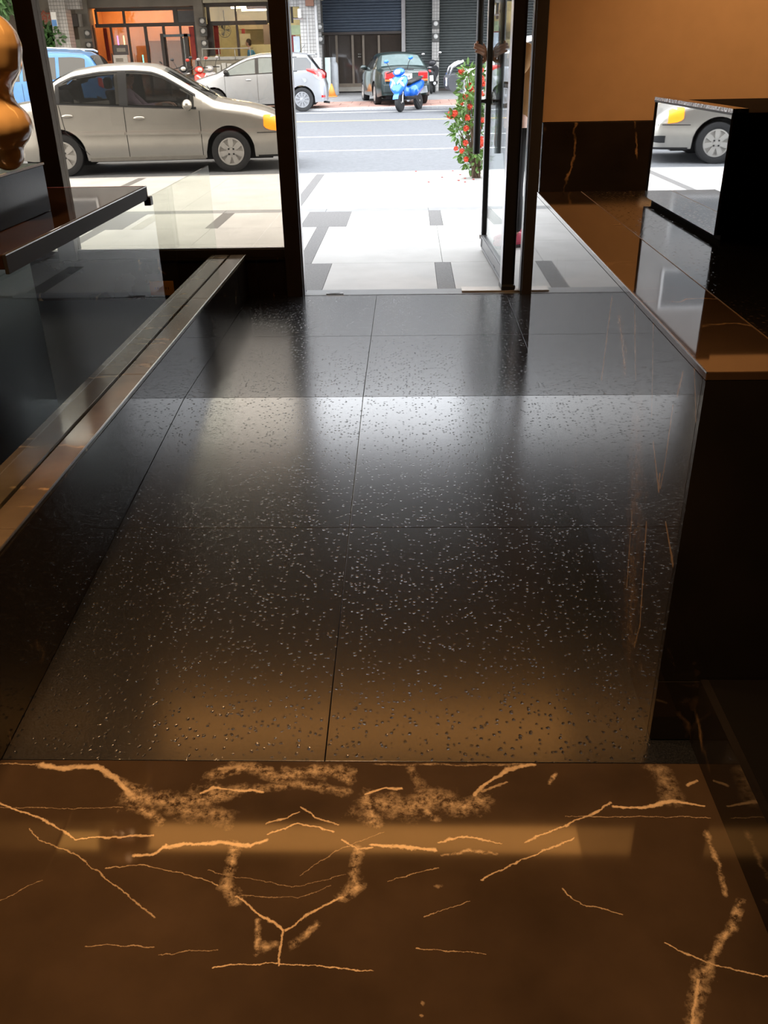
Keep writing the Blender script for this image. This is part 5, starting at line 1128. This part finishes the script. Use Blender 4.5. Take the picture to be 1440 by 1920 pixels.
for (px, py, d, lab) in ((380, 41, -.35, 'upper round electric meter on the pillar between the two lit shops'), (382, 60, -.35, 'middle round electric meter on the pillar between the two lit shops'), (384, 83, -.35, 'lowest round electric meter on the pillar between the two lit shops'),
    (165, 64, -.35, 'upper round meter on the pillar left of the warm-lit shop'), (168, 86, -.35, 'lower round meter on the pillar left of the warm-lit shop'), (817, 46, -.4, 'upper round meter on the narrow tiled pillar between grey shutters'), (817, 70, -.4, 'lower round meter on the narrow tiled pillar between grey shutters'),
    (600, 52, -.6, 'upper round meter right of the white tiled pillar'), (601, 75, -.6, 'lower round meter right of the white tiled pillar')): meter(px, py, d, lab)
# shutters: ribbed sheets
def shutter(px0, px1, py0, py1, m, lab, d=0, name='roller_shutter'):
    a, b = P(px0, py1, d), P(px1, py0, d); g = a.z if py1 < 150 else fz(FW)+.02; n = int((b.z-g)/.09); x0_, x1_ = P(px0, 60, d).x, P(px1, 60, d).x
    r = empty(name, ((x0_+x1_)/2, FW+d, g)); tag(r, lab, 'shutter'); q = MB(); h = (b.z-g)/n; pts = []
    for i in range(n): pts += [(0, g+h*i), (-.028, g+h*(i+.25)), (-.028, g+h*(i+.75)), (0, g+h*(i+1)-.004)]
    q.loft([[(x, FW+d+dy, z) for dy, z in pts] for x in (x0_, x1_)], closed=False, caps=False); wbuild(q, 'slat_curtain', m, r)
    wbuild(MB().box(x0_, x1_, FW+d-.04, FW+d+.03, g-.01, g+.07), 'bottom_bar', dframe, r)
    return r
shutter(606, 753, -30, 65, mat('blue_grey_shutter', (.055, .072, .098), .55, .2), 'dark blue roller shutter half lowered over brown glass doors')
shutter(761, 810, -30, 170, mat('grey_green_shutter', (.065, .075, .075), .55, .2), 'narrow grey roller shutter behind the dark scooter')
shutter(824, 1010, -30, 170, mat('grey_green_shutter', (.065, .075, .075), .55), 'wide grey roller shutter at the right behind the white off-road car')
fpart('steel_post', mat('pale_steel_post', (.32, .31, .31), .5), bl, 753, 760, -30, 166, -.1, .1)
# brown glass shop doors under the blue shutter
gd = empty('glass_doors', P(680, 166)); tag(gd, 'brown-tinted glass shop doors below the half-lowered blue shutter', 'door')
brg = mat('brown_reflecting_glass', (.045, .036, .030), .05, coat=.6); alu = mat('bronze_door_rail', (.16, .13, .10), .45, .3)
for (a, b) in ((607, 630), (634, 660), (664, 680), (684, 709), (713, 752)): fpart('pane', brg, gd, a, b, 66, 158, .12, .14)
for (a, b) in ((630, 634), (660, 664), (680, 684), (709, 713)): fpart('stile', alu, gd, a, b, 66, 162, .06, .14)
fpart('bottom_rail', alu, gd, 607, 752, 156, 163, .05, .15); fpart('door_step', conc, gd, 607, 752, 163, 171, -.25, .3)
fpart('door_pull', chrome, gd, 671, 677, 100, 103, .04, .06); fpart('door_pull', chrome, gd, 671, 677, 105, 108, .04, .06)
# ---- warm shop
wa = empty('warm_shop', P(270, 118)); tag(wa, 'warm orange-lit shop front with dark frames and neon tubes inside', 'shop front')
fpart('back_wall', mat('orange_shop_wall', (.70, .42, .22), .7, var=.1, vscale=2), wa, 160, 392, -20, 200, 1.7, 1.8); fpart('side_wall', mat('orange_shop_wall', (.7, .42, .22)), wa, 374, 377, -20, 200, .2, 1.7); fpart('side_wall', mat('orange_shop_wall', (.7, .42, .22)), wa, 174, 177, -20, 200, .2, 1.7)
fpart('counter', mat('brown_counter', (.25, .12, .05), .6), wa, 282, 345, 76, 170, 1.3, 1.6)
for (a, b) in ((178, 184), (214, 217.5), (245, 249), (277, 282), (311, 315.5), (342.5, 346), (369, 376)): fpart('mullion', dframe, wa, a, b, 47, 180, .0, .08)
for (a, b) in ((178, 182), (230, 234), (325, 333)): fpart('mullion', dframe, wa, a, b, 18, 47, .0, .08)
fpart('transom_bar', dframe, wa, 178, 372, 43, 50, -.02, .1); fpart('top_bar', dframe, wa, 178, 372, 14, 20, -.02, .1); fpart('vent_panel', mat('grey_vent_panel', (.10, .10, .105), .6), wa, 333, 369, 19, 43, .02, .1)
sg = glass('shop_window_glass', (.85, .83, .80), 1.45); fpart('pane', sg, wa, 184, 369, 50, 170, .04, .045); fpart('pane', sg, wa, 182, 325, 20, 43, .04, .045)
fpart('door_frame', dframe, wa, 306, 312, 63, 170, -.12, .0); fpart('door_header', mat('blue_grey_header', (.10, .14, .16), .5), wa, 306, 356, 64, 69, -.12, .0); fpart('door_frame', dframe, wa, 350, 357, 63, 170, -.12, 0)
redb = mat('red_banner', (.38, .05, .04), .7, var=.2, vscale=6)
def banner(px0, px1, py0, py1, d, lab): o = fbox(MB(), px0, px1, py0, py1, d, d+.02).build('wall_banner', redb); tag(o, lab, 'banner')
banner(197, 204, 53, 114, .3, 'narrow red banner in the left pane of the warm-lit shop'); banner(357, 366, 50, 112, -.02, 'narrow red banner beside the dark doorway of the warm-lit shop')
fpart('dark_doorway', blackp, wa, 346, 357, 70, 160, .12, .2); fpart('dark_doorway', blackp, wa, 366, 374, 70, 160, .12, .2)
lm = MB(); a = P(200, 20, .9); b = P(360, 20, .9)
for k in range(4): fpart('lamp_tube', mat('warm_shop_tube', (1, .8, .6), .5, emis=(1.0, .50, .18), estr=26.0), wa, 195+k*45, 220+k*45, 11, 14, .9, 1.0)
for (px0, py0, px1, py1, col, lab) in ((220, 67, 223, 90, (.75, .12, .9), 'short purple neon tube in the warm-lit shop window'), (231.5, 67, 234, 88, (1, .75, .25), 'short yellow neon tube in the warm-lit shop window'), (242, 67, 250, 122, (1.0, .2, .75), 'long pink neon tube in the warm-lit shop window'),
    (275.5, 69, 283, 122, (1.0, .22, .05), 'long orange-red neon tube in the warm-lit shop window'), (267.5, 103, 271, 124, (.1, .75, .85), 'short cyan neon tube in the warm-lit shop window'), (343, 70, 347, 100, (1, .42, .12), 'orange neon tube above the doorway of the warm-lit shop'), (349, 70, 355, 108, (1, .48, .2), 'long pale orange neon tube by the doorway of the warm-lit shop'), (272.5, 70, 276, 118, (.9, .65, .2), 'thin yellow neon tube beside the orange-red one')):
    pa = P(px0, py0, .25); pb = Vector((pa.x, pa.y, P(px1, py1, .25).z)); o = MB().cyl(pa, pb, .022, n=8).build('neon_tube', mat('neon_%d_%d' % (px0, py0), col, .4, emis=col, estr=3.2)); tag(o, lab, 'neon tube')
sb = empty('sign_stand', P(227, 150, -1.5)); tag(sb, 'standing sign board with black header before the warm-lit shop', 'sign')
fpart('header_board', mat('black_board', (.05, .04, .038), .5), sb, 213, 240, 84, 103, -1.5, -1.45); fpart('lower_board', mat('pale_board', (.45, .42, .38), .6), sb, 215, 241, 103, 150, -1.5, -1.45)
fpart('printed_band', mat('faded_print', (.20, .18, .15), .6), sb, 219, 235, 90, 97, -1.512, -1.5); fpart('printed_band', mat('faded_print', (.2, .18, .15)), sb, 217, 231, 109, 116, -1.512, -1.5)
for k, px in enumerate((214, 239)): fpart('leg', blackp, sb, px, px+1.5, 100, 172, -1.46, -1.42)
# ---- yellow-lit eatery
wb_ = empty('lit_eatery', P(470, 118)); tag(wb_, 'yellow-lit eatery front with white fluorescent tubes', 'shop front')
cream = mat('cream_shop_wall', (.62, .56, .36), .7, var=.08); fpart('back_wall', cream, wb_, 384, 612, -20, 200, 3.0, 3.1); fpart('side_wall', cream, wb_, 388, 391, -20, 200, .2, 3.0); fpart('side_wall', cream, wb_, 598, 601, -20, 200, .2, 3.0)
for (a, b) in ((387, 393), (440, 443.5), (500, 504), (545, 549), (598, 601)): fpart('mullion', dframe, wb_, a, b, 8, 43, 0, .08)
for (a, b) in ((389, 401), (444, 448)): fpart('mullion', dframe, wb_, a, b, 45, 105, 0, .08)
fpart('transom_bar', dframe, wb_, 389, 500, 39, 47, -.02, .1); fpart('top_bar', dframe, wb_, 378, 604, 2, 11, -.02, .1)
fpart('pane', sg, wb_, 393, 500, 12, 40, .04, .045); fpart('shelf_board', mat('brown_shelf', (.22, .18, .12), .7), wb_, 448, 500, 40, 55, 2.0, 2.4); fpart('tall_cupboard', mat('brown_cupboard', (.16, .12, .10), .7), wb_, 494, 515, 45, 84, 1.6, 2.2)
fpart('lower_panel', mat('pale_yellow_panel', (.62, .54, .28), .6), wb_, 475, 545, 83, 150, 1.2, 1.3)
fpart('red_fascia', mat('red_fascia', (.30, .05, .03), .6), wb_, 462, 510, 8, 17, .3, .35)
tubm = mat('fluorescent_tube', (1, 1, 1), .5, emis=(1, .90, .66), estr=32.0)
for (a, b, y0_, y1_, d) in ((433, 461, 11.5, 15.5, 1.2), (453, 505, 16, 20, .8), (393, 401, 19, 21.5, 2.2)): fpart('tube_lamp', tubm, wb_, a, b, y0_, y1_, d, d+.05)
banner(402, 411, 48, 102, .4, 'narrow red banner in the doorway of the yellow-lit eatery')
tag(fbox(MB(), 453, 459, 54, 63, .6, .62).build('wall_poster', mat('red_poster', (.6, .06, .05), .6)), 'small red poster on the eatery glass', 'poster'); tag(fbox(MB(), 450, 470, 63, 84, .9, .93).build('wall_poster', mat('cream_poster', (.70, .62, .36), .6)), 'cream notice board beside the man in the blue shirt', 'notice')
fn = empty('wall_fan', P(421, 57, .5)); tag(fn, 'round grey fan hanging in the eatery', 'fan'); c = P(421, 57, .5)
q = MB(); q.tube([c+Vector((.24*math.cos(t), 0, .24*math.sin(t))) for t in np.linspace(0, 2*PI, 25)], .012, 6)
for k in range(10): q.tube([c, c+Vector((.24*math.cos(k*PI/5), -.02, .24*math.sin(k*PI/5)))], .006, 5)
wbuild(q, 'guard', mat('grey_fan', (.25, .25, .22), .5), fn); q = MB()
for k in range(3):
    a = 2*PI*k/3; q.quad8([c+Vector((.04*math.cos(a), .02, .04*math.sin(a))), c+Vector((.2*math.cos(a-.3), .0, .2*math.sin(a-.3))), c+Vector((.2*math.cos(a+.3), .04, .2*math.sin(a+.3))), c+Vector((.05*math.cos(a+.6), .03, .05*math.sin(a+.6)))], [c+Vector((.04*math.cos(a), .03, .04*math.sin(a))), c+Vector((.2*math.cos(a-.3), .01, .2*math.sin(a-.3))), c+Vector((.2*math.cos(a+.3), .05, .2*math.sin(a+.3))), c+Vector((.05*math.cos(a+.6), .04, .05*math.sin(a+.6)))])
wbuild(q, 'blade', mat('grey_fan', (.25, .25, .22)), fn); wbuild(MB().tube([c, c+Vector((0, .1, .15)), Vector((c.x, c.y+.1, 3.3))], .015, 6), 'rod', blackp, fn)
# food cart of steel and glass
fc_ = empty('food_cart', P(425, 150, -1.2)); tag(fc_, 'steel and glass food cart before the yellow-lit eatery', 'cart'); stl = mat('dull_steel', (.30, .30, .28), .4, .6)
fpart('counter', stl, fc_, 378, 470, 106, 112, -1.6, -.7); fpart('cabinet', mat('dull_cart_panel', (.22, .20, .16), .6), fc_, 380, 468, 112, 165, -1.55, -.75); fpart('top_shelf', stl, fc_, 378, 470, 90, 91.5, -1.6, -1.0)
for px in (379, 410, 440, 469): fpart('post', stl, fc_, px, px+1.2, 90, 112, -1.6, -1.57)
for k, (px, py) in enumerate(((411, 121), (421, 118), (431, 119), (441, 123))):
    c = P(px, 130, -2.2); top = P(px, py, -2.2).z; o = MB().loft([[(c.x+sx*w_, c.y+sy*w_, z) for sx, sy in ((-1, -1), (1, -1), (1, 1), (-1, 1))] for z, w_ in ((fz(FW-2.2)+.5, .065), (top-.03, .08), (top, .075))]).build('plastic_tub', mat('grey_white_tub', (.42, .42, .40), .5), bevel=.01)
    tag(o, ('grey-white plastic tub on the eatery bench, %s from the left' % ('first', 'second', 'third', 'fourth')[k]), 'tub', 'tubs on the eatery bench')
bn = empty('bench', P(426, 150, -2.2)); tag(bn, 'low dark bench carrying plastic tubs before the eatery', 'bench'); c0, c1 = P(405, 130, -2.2), P(448, 130, -2.2); gb = fz(FW-2.2)
wbuild(MB().box(c0.x, c1.x, FW-2.4, FW-2.0, gb+.44, gb+.499), 'bench_top', dframe, bn)
for x in (c0.x+.05, c1.x-.1):
    for y in (FW-2.38, FW-2.07): wbuild(MB().box(x, x+.05, y, y+.05, gb, gb+.44), 'leg', dframe, bn)
# ---- bits on the pavement across the street
def gas():
    p = at_arc(627, 7.6); r = empty('gas_cylinder', p); tag(r, 'grey gas cylinder standing by the brown glass doors', 'gas cylinder'); m = mat('grey_cylinder_paint', (.33, .35, .37), .5)
    wbuild(MB().lathe([(.15, 0), (.17, .03), (.17, .95), (.15, 1.04), (.08, 1.10), (.05, 1.12)], 22, p), 'tank', m, r, auto=50); wbuild(MB().lathe([(.03, 1.10), (.03, 1.2), (0, 1.2)], 12, p), 'valve', silver, r)
    q = MB().lathe([(.10, 1.08), (.10, 1.24), (.09, 1.24), (.09, 1.08)], 18, p); wbuild(q, 'collar', m, r)
gas()
def cone():
    p = at_arc(622, 6.4); r = empty('traffic_cone', p); tag(r, 'small orange traffic cone behind the hatchback', 'cone'); m = mat('orange_cone', (.75, .28, .06), .6)
    wbuild(MB().box(p.x-.19, p.x+.19, p.y-.19, p.y+.19, p.z, p.z+.03), 'base', m, r, bevel=.01); wbuild(MB().lathe([(.16, .03), (.02, .42), (0, .42)], 20, p), 'cone_body', m, r, smooth=True)
cone()
for (px0, px1, py0, py1, off, col, lab) in ((588, 602, 108, 172, 6.6, (.45, .46, .5), 'pale metal panel leaning beside the tiled pillar'), (609, 619, 108, 165, 7.2, (.40, .48, .46), 'pale green board leaning left of the gas cylinder')):
    y = FK0+off; a, b = at(px0, py0, y), at(px1, py0, y); o = MB().quad8([(a.x, y-.25, fz(y)), (b.x, y-.25, fz(y)), (b.x, y-.22, fz(y)), (a.x, y-.22, fz(y))], [(a.x, y, a.z), (b.x, y, a.z), (b.x, y+.03, a.z), (a.x, y+.03, a.z)]).build('leaning_board', mat('board_%d' % px0, col, .4, .2)); tag(o, lab, 'board')
fpart('door_leaf', mat('dark_red_door', (.30, .04, .04), .6), bl, 545, 556, 66, 150, .5, .6)
tag(fbox(MB(), 545, 563, 47, 65, -.4, -.35).build('shop_sign', mat('pale_green_sign', (.42, .50, .30), .6)), 'pale green sign left of the white tiled pillar', 'sign')
tag(fbox(MB(), 552, 564, 68, 150, -1.6, -1.5).build('sign_board', mat('pale_blue_board', (.60, .68, .78), .5), bevel=.01), 'tall pale blue standing board behind the hatchback roof', 'sign')
cb = empty('street_camera', at(561, 24, FW-2.8)); tag(cb, 'white box and bracket fixed to the left face of the tiled pillar', 'wall fixture'); c = at(561, 24, FW-2.8)
wbuild(MB().box(c.x-.05, c.x+.06, c.y-.06, c.y+.06, c.z-.16, c.z+.12), 'box', white, cb, bevel=.02); wbuild(MB().tube([at(550, 35, FW-2.8), at(568, 35, FW-2.8)], .03, 6), 'bracket', silver, cb)
fpart('rusty_box', mat('rusty_box', (.18, .09, .06), .8), bl, 572, 587, -20, 11, -2.9, -2.65)
# ---- hand-painted dumpling sign at the left
sgn = empty('painted_sign', P(78, 50, -.6)); tag(sgn, 'brown sign with red painted characters above the green bush', 'sign')
fpart('sign_panel', mat('brown_sign_board', (.26, .20, .15), .7), sgn, 30, 100, 24, 56, -.6, -.5); c = P(77, 38.5, -.6); text('lettering', '水餃', .62, mat('red_sign_paint', (.35, .07, .04), .6), sgn, Vector((c.x, FW-.612, c.z))-Vector(sgn.location), (PI/2, 0, 0))
fpart('room_wall', mat('dim_brown_room', (.14, .11, .08), .8), bl, 20, 160, 50, 190, .3, .4); fpart('room_wall', mat('grey_upper_wall', (.22, .20, .18), .8), bl, -200, 112, -40, 24, -.4, -.3)
ac = empty('air_conditioner', P(138, 45, -.3)); tag(ac, 'dark window air conditioner between the tiled pillar and the meters', 'air conditioner'); fpart('case', mat('dark_ac', (.07, .06, .055), .6), ac, 128, 146, 26, 50, -.5, .3, bevel=.02); fpart('frame', mat('pale_ac_frame', (.4, .38, .35), .6), ac, 146, 151, 26, 50, -.45, .3)
tag(fbox(MB(), 134, 158, 74, 160, .0, .06).build('steel_door', mat('pale_green_steel_door', (.30, .30, .24), .6), bevel=.01), 'pale steel door below the window air conditioner', 'door')
lb = empty('sign_lamp', at(101, 35, FW-2.7)); tag(lb, 'small white and blue light box on the left tiled pillar', 'light box'); c = at(102, 36, FW-2.7); wbuild(MB().box(c.x-.09, c.x+.09, c.y-.06, c.y+.06, c.z-.22, c.z+.22), 'case', white, lb, bevel=.02); wbuild(MB().box(c.x-.085, c.x+.085, c.y-.066, c.y-.0605, c.z-.21, c.z-.02), 'blue_face', mat('blue_print', (.10, .25, .55), .5), lb)
tag(fbox(MB(), 52, 66, 8, 24, -1.2, -1.1).build('window_lamp', mat('lit_cream_lamp', (.8, .75, .5), .5, emis=(1, .9, .55), estr=.9)), 'lit cream lamp panel above the brown painted sign', 'lamp')
